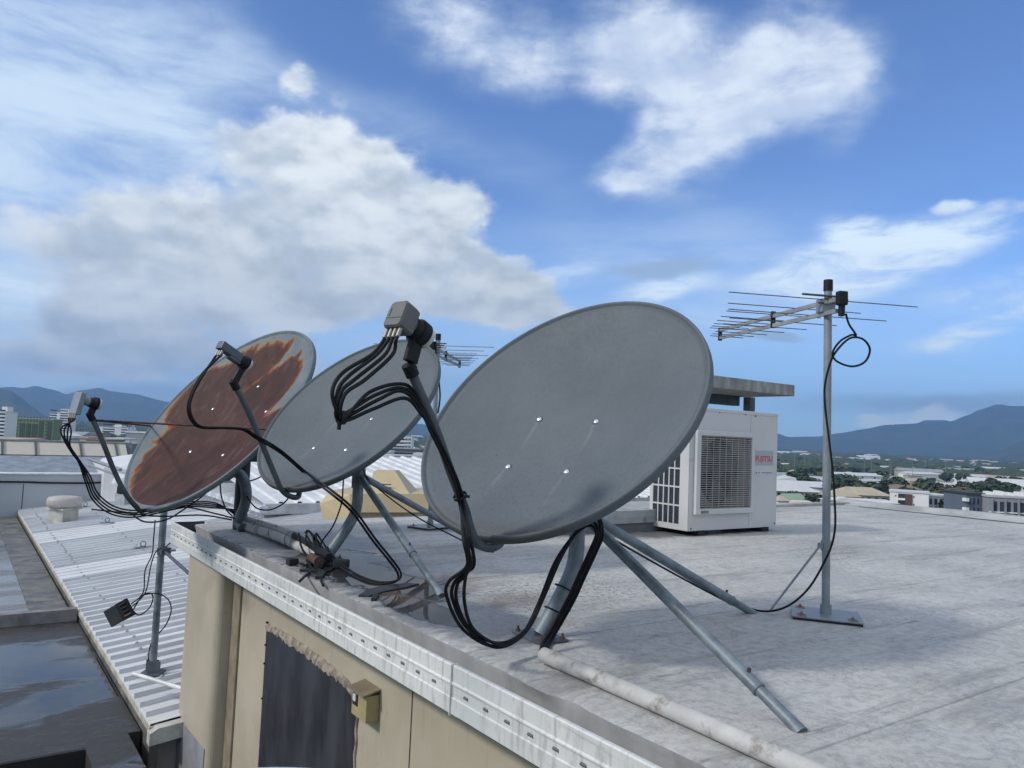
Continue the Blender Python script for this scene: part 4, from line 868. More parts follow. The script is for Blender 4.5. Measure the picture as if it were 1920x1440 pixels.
mb = MB(); mb.tube([oD(x, y, 5.2) for x, y in ((817, 640), (818, 680), (823, 715), (825, 745), (821, 775))], .006, 8, 6); tag(mb.build('antenna_cable', blackm), 'black cable hanging along the farther mast between the dishes', 'cable')
# ------------------------------------------------------------------ air conditioner
ac = empty('air_conditioner', 'cream outdoor air conditioner with a square fan grille, standing at the back of the deck', 'air conditioner', (3.5, -1.25, 0)); AM = Matrix.Translation((3.5, -1.25, 0)); ac.matrix_world = AM
def acp(mb, nm, m): return wpart(mb, nm, m, ac)
X0, X1, Y0, Y1, Z0, Z1 = 2.994, 4.0, -1.43, -1.06, .035, .912
acs = -1.0
mb = MB()   # shell: front with a window for the fan, side with a slotted panel
gx0, gx1, gz0, gz1 = 3.075, 3.655, .185, .715
mb.bx(X0+.002, X1, Y0+.20, Y1, Z0, Z1-.02)
mb.bx(X0+.002, gx0, Y0, Y0+.2, Z0, Z1-.02); mb.bx(gx1, X1, Y0, Y0+.2, Z0, Z1-.02, 0); mb.bx(gx0, gx1, Y0, Y0+.2, Z0, gz0); mb.bx(gx0, gx1, Y0, Y0+.2, gz1, Z1-.02)
acp(mb, 'housing', acwhite)
acp(MB().bx(X0-.004, X1+.004, Y0-.004, Y1+.004, Z1-.028, Z1, 0, .006), 'lid', acwhite)
mb = MB()
fx0, fx1, fz0, fz1 = 3.035, 3.685, .150, .748
for a, b, c_, d_ in ((fx0, gx0+.004, fz0, fz1), (gx1-.004, fx1, fz0, fz1), (gx0, gx1, fz0, gz0+.004), (gx0, gx1, gz1-.004, fz1)): mb.bx(a, b, Y0-.030, Y0+.004, c_, d_, 0, .006)
acp(mb, 'grille_frame', acwhite)
mb = MB(); k = 0
for i in range(34): z = gz0+.008+(gz1-gz0-.016)*i/33; mb.bx(gx0, gx1, Y0-.022, Y0-.018, z-.0022, z+.0022)
for i in range(9): x = gx0+.01+(gx1-gx0-.02)*i/8; mb.bx(x-.0018, x+.0018, Y0-.0178, Y0-.014, gz0, gz1)
acp(mb, 'grille', acgrille)
mb = MB(); cx, cz = (gx0+gx1)/2, (gz0+gz1)/2
seg = 48; ring = [(cx+.245*cos(2*pi*i/seg), cz+.245*sin(2*pi*i/seg)) for i in range(seg)]
sq = []
for i in range(seg):
    c_, s_ = cos(2*pi*i/seg), sin(2*pi*i/seg); k = 1/max(abs(c_)/.29, abs(s_)/.265); sq.append((cx+c_*k, cz+s_*k))
vs = [(x, Y0+.012, z) for x, z in sq]+[(x, Y0+.03, z) for x, z in ring]+[(x, Y0+.09, z) for x, z in ring]
mb.add(vs, [(i, (i+1) % seg, seg+(i+1) % seg, seg+i) for i in range(seg)]+[(seg+i, seg+(i+1) % seg, 2*seg+(i+1) % seg, 2*seg+i) for i in range(seg)], 0, True); acp(mb, 'fan_shroud', worn('tan shroud', (.22, .20, .17), .6, 0, .2, 4.))
acp(MB().bx(gx0, gx1, Y0+.185, Y0+.198, gz0, gz1), 'coil_face', gapdark)
mb = MB(); mb.cyl((cx, Y0+.05, cz), (cx, Y0+.10, cz), .055, n=24)
for b_ in range(3):
    a0 = 2*pi*b_/3; vs = []
    for i in range(7):
        t = a0+i*.22
        for r_, yy in ((.05, .07+.008*i), (.15, .055+.010*i), (.235, .04+.012*i)): vs.append((cx+r_*cos(t), Y0+yy, cz+r_*sin(t)))
    mb.add(vs, [(i*3+j, i*3+j+1, (i+1)*3+j+1, (i+1)*3+j) for i in range(6) for j in range(2)], 0, True)
acp(mb, 'fan', worn('fan plastic', (.04, .04, .042), .5))
# slotted side: cream lattice over a dark coil
mb = MB(); ys0, ys1, zs0, zs1 = -1.345, -1.09, .075, .86
mb.bx(X0-.006, X0+.001, Y0+.003, ys0, Z0, Z1-.03); mb.bx(X0-.006, X0+.001, ys1, Y1, Z0, Z1-.03); mb.bx(X0-.006, X0+.001, ys0, ys1, Z0, zs0); mb.bx(X0-.006, X0+.001, ys0, ys1, zs1, Z1-.03)
for i in range(1, 5): y = ys0+(ys1-ys0)*i/5; mb.bx(X0-.006, X0+.001, y-.0045, y+.0045, zs0, zs1)
for i in range(1, 6): z = zs0+(zs1-zs0)*i/6; mb.bx(X0-.0065, X0+.001, ys0, ys1, z-.0055, z+.0055)
acp(mb, 'side_lattice', acwhite)
acp(MB().bx(X0+.0015, X0+.0022, ys0, ys1, zs0, zs1), 'side_coil', worn('blue black coil', (.02, .028, .04), .5, 0, .5, 90.))
for x in (3.13, 3.86): acp(MB().bx(x-.04, x+.04, Y0-.01, Y1+.01, .002, .036, 0, .004), 'foot', gapdark)
acp(MB().bx(3.6645, 3.6665, Y0-.0008, Y0+.001, Z0+.01, fz0).bx(3.6645, 3.6665, Y0-.0008, Y0+.001, fz1, Z1-.03), 'panel_seam', worn('seam grey', (.22, .22, .21), .6))
acp(MB().bx(3.715, 3.945, Y0-.0045, Y0+.001, .508, .618, 0, .0015), 'badge', worn('silver badge', (.38, .40, .42), .35, .3, .06, 8))
cu = bpy.data.curves.new('t', 'FONT'); cu.body = 'FUJITSU'; cu.size = .060; cu.extrude = .0006; cu.align_x = 'CENTER'; cu.offset = .0010
to = bpy.data.objects.new('t', cu); COL.objects.link(to); bpy.context.view_layer.update()
me = bpy.data.meshes.new_from_object(to); bpy.data.objects.remove(to); wdt = max(v_.co.x for v_ in me.vertices)-min(v_.co.x for v_ in me.vertices)
for v_ in me.vertices: v_.co = V((3.83+v_.co.x*.205/wdt, Y0-.0051-v_.co.z, .536+v_.co.y*1.0))
inroot(link('badge_lettering', me, ac, mat=worn('faded red lettering', (.50, .07, .06), .5)), ac)
acp(MB().bx(3.725, 3.945, Y0-.0020, Y0+.001, .436, .462), 'sticker', capwhite)
acp(MB().bx(3.80, 3.935, Y0-.0028, Y0-.0015, .446, .451).cyl((3.742, Y0-.0028, .449), (3.742, Y0-.0015, .449), .007, n=12).cyl((3.776, Y0-.0028, .449), (3.776, Y0-.0015, .449), .0065, n=12), 'sticker_print', worn('blue print', (.05, .08, .2), .5))
acp(MB().bx(3.09, 3.17, Y0-.033, Y0-.029, .158, .178), 'rating_label', worn('grey label', (.2, .2, .2), .5))
for x, z in ((3.02, .05), (3.98, .06), (3.3, .885), (3.72, .878), (3.60, .885)): acp(MB().cyl((x, Y0-.003, z), (x, Y0+.001, z), .006, n=8), 'screw', gapdark)
# plinth behind the unit
pl = empty('plinth', 'low grey plinth with a pale metal cap, left of the air conditioner', 'plinth', (2.6, -.9, 0)); pl.matrix_world = Matrix.Translation((2.6, -.9, 0))
wpart(MB().bx(1.9, 3.6, -1.10, -.55, -.003, .06), 'base', worn('dark grey plinth', (.14, .145, .15), .7, 0, .2, 4), pl)
wpart(MB().bx(1.88, 3.62, -1.12, -.53, .0602, .155, 0, .006).bx(1.879, 3.62, -1.1235, -1.118, .10, .104), 'cap', concm, pl)
# ------------------------------------------------------------------ canopy beyond the roof
cn = empty('canopy', 'flat concrete canopy on a steel post behind the air conditioner', 'canopy', (7, 1.2, -1)); cn.matrix_world = Matrix.Translation((7, 1.2, -1))
ca = oD(1490, 743, 10.0); zt = oD(1490, 722, 10.0).z
wpart(MB().bx(ca.x-3.4, ca.x, ca.y, ca.y+1.3, ca.z, zt, 0, .01), 'slab', worn('streaked concrete', (.27, .27, .26), .9, 0, .25, 3., stain=(.42, .42, .40), stain_amt=.1, stain_sc=3, stretch=(3, 3, 1.)), cn)
wpart(MB().bx(ca.x-3.3, ca.x-.15, ca.y+.75, ca.y+.85, ca.z-.13, ca.z-.002), 'beam', galvdark, cn)
pp = oD(1405, 745, 10.6); wpart(MB().bx(pp.x-.055, pp.x+.055, pp.y-.055, pp.y+.055, -1.2, ca.z-.003), 'post', galvdark, cn)
wpart(MB().bx(pp.x-2.5, pp.x-2.4, pp.y-.055, pp.y+.055, -1.2, ca.z-.003), 'post', galvdark, cn)
# ------------------------------------------------------------------ lower roofs at the left
def zmet(x): return -1.15+.12*(x+.14)
mroofm = worn('white corrugated steel', (.60, .61, .62), .45, .0, .10, 1.5, stain=(.36, .36, .35), stain_amt=.0, stain_sc=1.4, stretch=(.6, 2.5, 1), coord='pos')
mfas = worn('grey weathered fascia', (.20, .195, .19), .7, 0, .3, 6., stain=(.07, .07, .065), stain_amt=.05, stain_sc=5, coord='pos')
mr_ = empty('metal_roof', 'white ribbed metal roof lying lower down to the left of the beige wall', 'roof', (0, 5, -1.1)); mr_.matrix_world = Matrix.Translation((0, 5, -1.1))
mb = MB(); prof = []; y = -.08; pitch = .19; ymax = 12.18
while y < ymax:
    plain = 7.5 < y < 8.6 or 4.6 < y < 5.4
    rh = .032 if not plain else .008; prof += [(y, 0), (y+.045, .0), (y+.052, .004), (y+.059, 0), (y+.124, 0), (y+.127, rh), (y+.147, rh), (y+.150, 0)]; y += pitch
prof.append((ymax, 0)); xs = [-.15, .6, 1.6, 2.6, 4.3]; vs = []
for x in xs: vs += [(x, yy, zmet(x)+z) for yy, z in prof]
N = len(prof); vs2 = [(x, y_, z-.004) for x, y_, z in vs]
fs = [(i*N+k, i*N+k+1, (i+1)*N+k+1, (i+1)*N+k) for i in range(len(xs)-1) for k in range(N-1)]
mb.add(vs, fs); mb.add([(xs[0], yy, zmet(xs[0])+z) for yy, z in prof]+[(xs[0], yy, zmet(xs[0])-.012) for yy, z in prof], [(k, k+1, N+k+1, N+k) for k in range(N-1)])
wpart(mb, 'roof_sheet', mroofm, mr_)
wpart(MB().bx(-.158, -.10, -.1, 12.18, -1.195, -1.163), 'fascia', worn('cream eave strip', (.42, .39, .31), .6, 0, .3, 6., stain=(.12, .11, .10), stain_amt=.05, stain_sc=5, coord='pos'), mr_)
wpart(MB().bx(-.150, -.10, -.1, 12.18, -1.60, -1.196), 'gutter_back', worn('grimy gutter', (.13, .125, .115), .6, 0, .4, 5., coord='pos'), mr_)
wpart(MB().bx(-.09, .2, -.02, 12.18, -2.6, -1.19), 'wall', worn('pale grey wall', (.36, .35, .32), .7, 0, .1, 3), mr_)
mb = MB(); z_ = zmet(-.15); mb.prism([(-.165, z_-.10), (.06, z_-.075), (.06, z_+.012), (-.12, z_-.005), (-.165, z_-.03)], -.16, -.085); wpart(mb, 'gutter_end', worn('pale gutter', (.40, .40, .37), .6, 0, .25, 6., stain=(.12, .12, .11), stain_amt=.05), mr_)
sc_me = MB().lathe([(.0001, .012), (.008, .010), (.013, .004), (.016, 0)], n=10).mesh('roof_screw'); sc_me.materials.append(worn('screw cap', (.25, .26, .27), .5)); first = True
rs = random.Random(2)
for row, (xx, step) in enumerate(((.06, 1), (.85, 2), (1.65, 2))):
    k = 0; y = -.08
    while y < ymax-.2:
        if k % step == 0 and rs.random() < .85:
            yy = y+.136+rs.uniform(-.01, .01); o = link('roof_screw', sc_me, mr_, V((xx+rs.uniform(-.015, .015), yy, zmet(xx)+.032))-V((0, 5, -1.1)))
        y += pitch; k += 1
def anchor(px, py, label):
    p = oZ(px, py, -1.0)
    for _ in range(4): p = oZ(px, py, zmet(p.x)+.03)
    r_ = empty('roof_anchor', label, 'anchor', p, 'ring anchors on the metal roof'); r_.matrix_world = Matrix.Translation(p)
    wpart(MB().box(p, (.20, .10, .012), None, 0, .004).box(p+V((.0, 0, .01)), (.06, .06, .012)), 'plate', galv, r_)
    B_ = basis(V((.3, 1, 0))); m2 = MB(); pts = [p+V((0, 0, .045))+B_@V((.032*cos(t), .032*sin(t), 0)) for t in [2*pi*i/16 for i in range(17)]]; m2.tube(pts, .007, 8, 2); wpart(m2, 'ring', galv, r_)
anchor(268, 1026, 'ring anchor plate nearest the thin grey post on the metal roof')
anchor(201, 980, 'ring anchor plate on the metal roof in front of the mushroom vent')
anchor(160, 950, 'ring anchor plate on the metal roof, close right of the mushroom vent')
# vents
p = oZ(118, 980, -1.05)
for _ in range(4): p = oZ(118, 980, zmet(p.x))
vt = empty('roof_vent', 'mushroom vent with a wide flat cap and stained square neck on the metal roof', 'vent', p); vt.matrix_world = Matrix.Translation(p)
k_ = (p-CAM).dot(HF)/F
R_ = Matrix.Rotation(.62, 3, 'Z')
wpart(MB().box(p+V((0, 0, 13*k_)), (34*k_, 34*k_, 30*k_), R_).box(p+V((0, 0, 27*k_)), (42*k_, 42*k_, 3*k_), R_), 'neck', worn('stained neck', (.42, .42, .37), .7, 0, .25, 5., stain=(.16, .09, .05), stain_amt=.03, stain_sc=4), vt)
wpart(MB().lathe([(.01, 29*k_), (22*k_, 29*k_), (28*k_, 31*k_), (29.5*k_, 35*k_), (29.5*k_, 42*k_), (27*k_, 47*k_), (20*k_, 48.5*k_), (.01, 48.5*k_)], p, None, 36), 'cap', worn('pinkish vent cap', (.42, .39, .37), .6, 0, .12, 5), vt)
p = oZ(232, 948, -.9)
for _ in range(4): p = oZ(232, 948, zmet(p.x))
vt = empty('roof_vent', 'dome topped vent with a dark collar, partly behind the rusty dish on the metal roof', 'vent', p); vt.matrix_world = Matrix.Translation(p)
k_ = (p-CAM).dot(HF)/F
wpart(MB().box(p+V((0, 0, 10*k_)), (22*k_, 22*k_, 26*k_), R_), 'neck', worn('blue grey neck', (.34, .37, .38), .6), vt)
wpart(MB().lathe([(12*k_, 22*k_), (14*k_, 24*k_), (13*k_, 38*k_), (10*k_, 40*k_)], p, None, 16), 'collar', gapdark, vt)
wpart(MB().lathe([(22*k_, 38*k_), (23*k_, 42*k_), (20*k_, 52*k_), (12*k_, 60*k_), (.01, 63*k_)], p, None, 16, smooth=False), 'dome', worn('white dome', (.55, .57, .6), .4), vt)
# slim post standing on the metal roof, with clamp, stay and hanging switch box
pb = oY(287, 1246, .77); pb.z = zmet(pb.x)
po = empty('post', 'thin grey steel post standing on the metal roof beside the beige wall corner', 'post', pb); po.matrix_world = Matrix.Translation(pb)
ptop = oY(305, 962, .77)
wpart(MB().cyl(pb+V((0, 0, .02)), V((pb.x, pb.y, ptop.z+.02)), .0235, n=18), 'tube', galv, po)
wpart(MB().box(pb+V((0, -.03, .055)), (.085, .012, .11), Matrix.Rotation(-.6, 3, 'Z')).box(pb+V((0, .02, .055)), (.085, .012, .11), Matrix.Rotation(-.6, 3, 'Z')).box(pb+V((0, 0, .028)), (.14, .11, .010), Matrix.Rotation(-.6, 3, 'Z')), 'foot_bracket', galvdark, po)
q = V((pb.x, pb.y, oY(304, 1033, .77).z)); wpart(MB().box(q+HR*.02, (.075, .06, .05), Matrix.Rotation(.4, 3, 'Z'), 0, .006).cyl(q+HR*.03, q+HR*.10+V((0, 0, .01)), .007, n=8).cyl(q+HR*.02+V((0, 0, .02)), q+HR*.06+V((0, 0, .06)), .005, n=8), 'clamp', galvdark, po)
wpart(MB().cyl(q+HR*.02, oY(362, 1082, -.03)+V((0, 0, 0)), .011, n=10), 'stay', galvdark, po)
wbx = oY(222, 1150, .60); R3 = Matrix((HR, HF, V((0, 0, 1)))).transposed() @ Matrix.Rotation(radians(32), 3, 'Y') @ Matrix.Rotation(radians(0), 3, 'Z')
R3 = Matrix((HR, HF, V((0, 0, 1)))).transposed() @ Matrix.Rotation(radians(-32), 3, 'Y')
sw = empty('switch_box', 'dark splitter box dangling from black cables above the metal roof', 'junction box', wbx); sw.matrix_world = Matrix.Translation(wbx)
wpart(MB().box(wbx, (.150, .035, .120), R3, 0, .006), 'case', worn('charcoal case', (.035, .04, .045), .45, 0, .2, 12), sw)
wpart(MB().box(wbx+R3@V((.052, -.002, 0)), (.075, .038, .123), R3, 0, .003), 'terminal_cover', gapdark, sw)
for i in range(4): wpart(MB().cyl(wbx+R3@V((.04, -.021, -.04+.026*i)), wbx+R3@V((.085, -.021, -.04+.026*i)), .006, n=8), 'connector', worn('brown connector', (.10, .06, .035), .5) if i < 1 else blackp, sw)
for pp, lab in ((((291, 975, .77), (288, 1010, .77), (285, 1040, .75), (272, 1070, .7), (270, 1105, .65), (262, 1120, .62), (246, 1132, .6)), 'leftmost thin black cable dropping to the dangling splitter box'),
                (((303, 1028, .72), (292, 1035, .7), (283, 1060, .7), (276, 1100, .65), (268, 1118, .6), (248, 1137, .6)), 'thin black cable curving from the post clamp to the dangling splitter box'),
                (((250, 1143, .6), (266, 1118, .62), (280, 1112, .65), (287, 1120, .65), (280, 1140, .65), (262, 1153, .62), (252, 1148, .6)), 'small loop of black cable beside the dangling splitter box'),
                (((268, 1116, .65), (285, 1113, .68), (300, 1114, .72), (316, 1125, .74), (321, 1145, .74), (312, 1170, .76), (296, 1190, .78), (282, 1210, .79), (278, 1240, .78)), 'thin black cable bowing right of the grey post and down to its foot')):
    mb = MB(); mb.tube([oY(*a_) for a_ in pp], .0042, 8, 6); tag(mb.build('thin_cable', blackm), lab, 'cable')
mb = MB(); a_ = oY(250, 1263, .35); b_ = oY(345, 1292, .02); mb.cyl(a_, b_, .013, n=14); tag(mb.build('white_pipe', worn('white plastic pipe', (.7, .7, .68), .4)), 'short white plastic pipe lying across the metal roof towards the wall corner', 'pipe')
# terraces of the lower left
terr = empty('lower_roof_terrace', 'stepped grey and black wet roof decks at the lower left edge', 'roof', (-2, 5, -1.5)); terr.matrix_world = Matrix.Translation((-2, 5, -1.5))
def wet(name, dry, dark, wetv, pudcol, sc=(.5, 1.6, 1), rot=.1, thr=.5):
    m, g, b = mat(name, dry, .5); p = g.pos(); n = g.noise(g.map(p, sc=sc, rot=(0, 0, rot)), 1.1, 7, .6, .6); f = g.noise(g.map(p, sc=(1, 4, 1)), 14., 8, .75)
    c = g.mix(g.mr(n, thr-.05, thr+.06), pudcol, dark); c = g.mix(g.m('MULTIPLY', g.mr(f, .5, .68), .45), c, dry)
    g.put(b.inputs['Base Color'], c); r = g.mr(n, thr-.04, thr+.05, wetv, .55); g.put(b.inputs['Roughness'], r); g.put(b.inputs['Normal'], g.bump(g.m('MULTIPLY', f, g.mr(n, thr-.04, thr+.05)), .25, .005)); return m
ZB, ZU = -1.245, -1.26
YF = oZ(100, 1168, ZB).y; YD = oZ(80, 1418, ZB).y; XD = oZ(160, 1405, ZB).x
wpart(MB().bx(-9, -.172, YF+.30, 12.15, -1.7, ZU), 'upper_deck', wet('wet grey deck', (.30, .30, .29), (.17, .17, .17), .10, (.10, .105, .115), (.25, 1.6, 1), 0., .52), terr)
wpart(MB().prism([(YF, ZB-.3), (YF, -1.135), (YF+.05, -1.125), (YF+.05, -1.15), (YF+.34, ZU+.008), (YF+.34, ZB-.3)], -9, -.166, 'X'), 'step_flashing', mfas, terr)
blk = wet('wet black deck', (.17, .15, .12), (.034, .031, .028), .05, (.016, .018, .024), (.55, 1.1, 1), .12, .52)
wpart(MB().bx(-9, -.163, .1, YF, -2.0, ZB).bx(-9, -.235, YD, .0995, -2.0, ZB).bx(XD, -.235, -3, YD-.0005, -2.0, ZB), 'black_deck', blk, terr)
wpart(MB().bx(-9, XD-.002, YD-.03, YD-.001, -1.5, ZB+.006), 'deck_edge', gapdark, terr)
wpart(MB().bx(-9, XD-.1, YD-.4, YD-.032, -6, -1.62), 'wall', beigedark, terr)
wpart(MB().bx(-.50, -.175, YF+.5, 11.9, ZU+.001, ZU+.012, 0), 'dark_gutter', worn('silted gutter', (.12, .115, .10), .5, 0, .5, 5., stain=(.04, .04, .035), stain_amt=.1, coord='pos'), terr)
# cross wall closing the terraces
cw = empty('cross_wall', 'pale grey parapet wall with black cable, closing the metal roof at far left', 'wall', (-3, 12.3, -1)); cw.matrix_world = Matrix.Translation((-3, 12.3, -1))
wm_ = worn('pale painted wall', (.40, .43, .46), .6, 0, .05, 1.2, coord='pos')
wpart(MB().bx(-12, 1.45, 12.2, 12.5, -3, -.47), 'wall', wm_, cw)
wpart(MB().bx(-12, 1.46, 12.17, 12.52, -.4699, -.45), 'coping', worn('white coping', (.6, .62, .64), .5), cw)
mb = MB(); mb.add([(-12, 12.6, -.47), (2.2, 12.6, -.47), (2.0, 14.0, -.20), (-12, 14.0, -.20), (-12, 14.1, -3), (2., 14.1, -3)], [(0, 1, 2, 3), (3, 2, 5, 4)]); wpart(mb, 'roof', worn('slate blue sheet', (.20, .23, .27), .6), cw)
wpart(MB().bx(-12, 1.44, 12.19, 12.199, -1.40, -1.28), 'base_strip', mfas, cw)
p = oY(42, 935, 12.2); wpart(MB().bx(p.x-.008, p.x+.008, 12.196, 12.1995, -1.28, -.66), 'wall_joint', galvdark, cw)
mb = MB(); mb.tube([(-12, 12.18, -.60), (-4, 12.18, -.605), (-.5, 12.18, -.61), (.3, 12.18, -.63), (1.0, 12.18, -.635), (1.5, 12.18, -.60)], .016, 8, 5); tag(mb.build('wall_cable', blackm), 'black cable running straight along the pale parapet wall at far left', 'cable')
# second white roof with its fascia, behind the dishes
r2 = empty('far_white_roof', 'bright white ribbed roof seen between the dishes, sloping down behind the beige cowl', 'roof', (5, 8, -.4)); r2.matrix_world = Matrix.Translation((5, 8, -.4))
ye, yr, ze, zr_ = 6.75, 11.4, -.56, .03
mb = MB(); prof = []; x = 2.72
while x < 13:
    prof += [(x, 0), (x+.20, 0), (x+.225, .035), (x+.275, .035), (x+.30, 0)]; x += .30
vs = [(x, ye, ze+z) for x, z in prof]+[(x, yr, zr_+z) for x, z in prof]; N = len(prof)
mb.add(vs, [(k, k+1, N+k+1, N+k) for k in range(N-1)]); wpart(mb, 'roof_sheet', mroofm, r2)
wpart(MB().bx(2.7, 13, ye-.08, ye+.02, ze-.15, ze+.01), 'fascia', worn('pale fascia', (.42, .44, .45), .5), r2)
wpart(MB().bx(2.75, 13, ye+.1, yr, -3, ze-.02), 'wall', worn('white wall', (.5, .52, .55), .6), r2)
wpart(MB().bx(2.62, 2.74, ye-.1, yr, ze-.12, ze-.02), 'verge', worn('white verge', (.5, .53, .56), .5), r2)
wpart(MB().bx(2.7, 13, yr-.02, yr+.15, zr_+.03, zr_+.06), 'ridge_cap', mroofm, r2)
# beige cowl
cwl = empty('ventilation_cowl', 'beige sheet metal cowl with three louvre slits behind the middle dish', 'cowl', (2.9, 3, -.6)); cwl.matrix_world = Matrix.Translation((2.9, 3, -.6))
cm = worn('sand coloured metal', (.46, .37, .22), .5, 0, .05, 3)
def wq(x, y, d): return oD(x, y, d)
Lf = [wq(x, y, d) for x, y, d in ((599, 944, 9.2), (619, 920, 9.3), (656, 928, 8.9), (656, 979, 8.9), (608, 981, 9.2))]
mb = MB()
a0, a1 = wq(656, 926, 8.9), wq(830, 926, 9.0); b0, b1 = wq(656, 961, 8.9), wq(830, 961, 9.0)
bk_ = HF*1.1
T = [wq(689, 927, 8.95), wq(768, 926, 8.97), wq(741, 883, 9.4), wq(701, 883, 9.4)]
dn = V((0, 0, -.45))
mb.add([a0, a1, b1+dn*.0, b0, a0+bk_, a1+bk_, b1+bk_, b0+bk_], [(0, 1, 2, 3), (0, 4, 5, 1), (4, 7, 6, 5), (1, 5, 6, 2), (3, 2, 6, 7), (0, 3, 7, 4)])
mb.add(T+[T[3]+HF*.3, T[2]+HF*.3, T[0]+HF*.7-HR*.0, T[1]+HF*.7], [(0, 1, 2, 3), (3, 2, 5, 4), (3, 4, 6, 0), (2, 1, 7, 5), (4, 5, 7, 6)])
mb.add(Lf+[p_+HF*1.0+HR*.15 for p_ in Lf], [(0, 1, 2), (0, 2, 3), (0, 3, 4), (1, 6, 7, 2), (0, 5, 6, 1), (4, 9, 5, 0)])
wpart(mb, 'hood', cm, cwl)
mb = MB()
wpart(MB().add([wq(x, y, 9.0)-HF*.0 for x, y in ((656, 962, ), (810, 962), (810, 1010), (656, 1010))]+[wq(x, y, 9.0)+HF*.9 for x, y in ((656, 962), (810, 962), (810, 1010), (656, 1010))], [(0, 1, 2, 3), (0, 4, 5, 1), (1, 5, 6, 2), (0, 3, 7, 4)]), 'base', beigedark, cwl)
for y in (908, 914, 920): 
    a_ = wq(718, y, 9.08); b_ = wq(734, y, 9.08); wpart(MB().box((a_+b_)/2-HF*.03, ((b_-a_).length, .02, .010), Matrix((HR, HF, V((0, 0, 1)))).transposed()), 'louvre', gapdark, cwl)
lowdeck = MB().bx(.4, 9, .25, 6.7, -1.6, -1.4).build('lower_deck', worn('pale grey deck', (.3, .31, .32), .7)); tag(lowdeck, kind='structure')
# pale rim poking up at the bottom edge
q = oZ(556, 1442, .02); 
br = q-HF*.33
mb = MB(); mb.lathe([(.01, -.07), (.2, -.055), (.325, -.01), (.331, 0), (.338, .0), (.338, -.012), (.325, -.02)], V((br.x, br.y, .02)), None, 64); tag(mb.build('dish_rim', worn('pale grey enamel', (.38, .41, .45), .4)), 'pale curved rim just showing at the bottom edge below the dark board', 'dish')
mb = MB(); mb.cyl((br.x, br.y, -1.8), (br.x, br.y, -.04), .03, n=14); tag(mb.build('stand_pole', galv), 'grey pole holding the pale curved rim at the bottom edge', 'pole')
# ------------------------------------------------------------------ structures just beyond, at the left
def unit(name, label, cat, p, group=None):
    r_ = empty(name, label, cat, p, group); r_.matrix_world = Matrix.Translation(p); return r_
u = unit('parapet_block', 'long beige parapet with sloping braces behind the pale wall at far left', 'wall', (0, 22, -1))
bw = worn('dusty beige wall', (.40, .38, .33), .7, 0, .06, 1.)
wpart(MB().bx(-14, 3.4, 22, 22.4, -6, -.52), 'wall', bw, u)
mb = MB(); mb.add([(-14, 21.98, -.52), (3.3, 21.98, -.52), (3.3, 22.6, -.16), (-14, 22.6, -.16)], [(0, 1, 2, 3)]); wpart(mb, 'sloped_top', worn('cream sheet', (.46, .43, .37), .6, 0, .03), u)
wpart(MB().bx(-14, 3.5, 22.6, 22.9, -1, -.10), 'coping', worn('grey coping', (.24, .25, .27), .6), u)
for x in (-.05, .8, 2.0, 3.0): wpart(MB().box((x, 22.25, -.33), (.06, .80, .03), Matrix.Rotation(.525, 3, 'X')), 'brace', galvdark, u)
u = unit('plant_screen', 'plain grey screen wall behind the far left receiver', 'wall', (3, 25, -1))
a_, b_ = oD(95, 829, 27), oD(246, 829, 27)
Rv = Matrix((HR, HF, V((0, 0, 1)))).transposed()
def slab(p0, p1, zb, dp, nm, m, root): 
    p0, p1 = V(p0), V(p1); z = (p0.z+p1.z)/2; c_ = (p0+p1)/2; w_ = (V((p1.x, p1.y))-V((p0.x, p0.y))).length
    ax = V((p1.x-p0.x, p1.y-p0.y, 0)).normalized(); R = Matrix((ax, V((-ax.y, ax.x, 0)), V((0, 0, 1)))).transposed()
    c0 = V((c_.x, c_.y, (z+zb)/2))+V((-ax.y, ax.x, 0))*dp/2
    return wpart(MB().box(c0, (w_, dp, z-zb), R), nm, m, root), ax, R
slab(a_, b_, -4, 1., 'wall', worn('mid grey wall', (.19, .20, .215), .7, 0, .06, 1.), u)
a_, b_ = oD(237, 826, 26.8), oD(242, 826, 26.8); slab(a_, b_, -2, .1, 'white_post', capwhite, u)
u = unit('small_white_roof', 'small white roof with a slanting rail beyond the dome vent', 'roof', (4, 16, -1))
a_, b_ = oD(168, 862, 17), oD(262, 850, 17); c_ = oD(262, 884, 15.2); d_ = oD(196, 876, 15.2)
z_ = V((0, 0, -1.2))
mb = MB(); P4 = [a_, b_, c_, d_]; mb.add(P4+[p+z_ for p in P4], [(0, 1, 2, 3), (0, 3, 7, 4), (3, 2, 6, 7), (4, 5, 6, 7), (0, 4, 5, 1), (1, 2, 6, 5)]); wpart(mb, 'roof', mroofm, u)
a_, b_ = oD(166, 860, 15), oD(226, 881, 14.4); wpart(MB().cyl(a_, b_, .035, n=8).cyl(a_+V((0, 0, -.12)), b_+V((0, 0, -.12)), .02, n=8), 'rail', galvpole, u)
# ------------------------------------------------------------------ town far below
GZ = -27.
def ground_mat():
    m, g, b = mat('town ground', (.06, .08, .04), .9); p = g.pos(); n = g.noise(p, .012, 8, .6); n2 = g.noise(p, .05, 4, .6)
    c = g.mix(g.mr(n, .42, .58), (.028, .045, .020), (.075, .085, .045)); c = g.mix(g.m('MULTIPLY', g.mr(n2, .60, .68), .5), c, (.18, .18, .17))
    g.put(b.inputs['Base Color'], c); return m
gm = ground_mat()
mb = MB(); n_ = 12
mb.add([mpos(-2500+10900*a_/n_, -8600+17200*b_/n_)+V((0, 0, GZ)) for a_ in range(n_+1) for b_ in range(n_+1)], [(a_*(n_+1)+b_, (a_+1)*(n_+1)+b_, (a_+1)*(n_+1)+b_+1, a_*(n_+1)+b_+1) for a_ in range(n_) for b_ in range(n_)])
tag(mb.build('ground', gm), kind='structure')
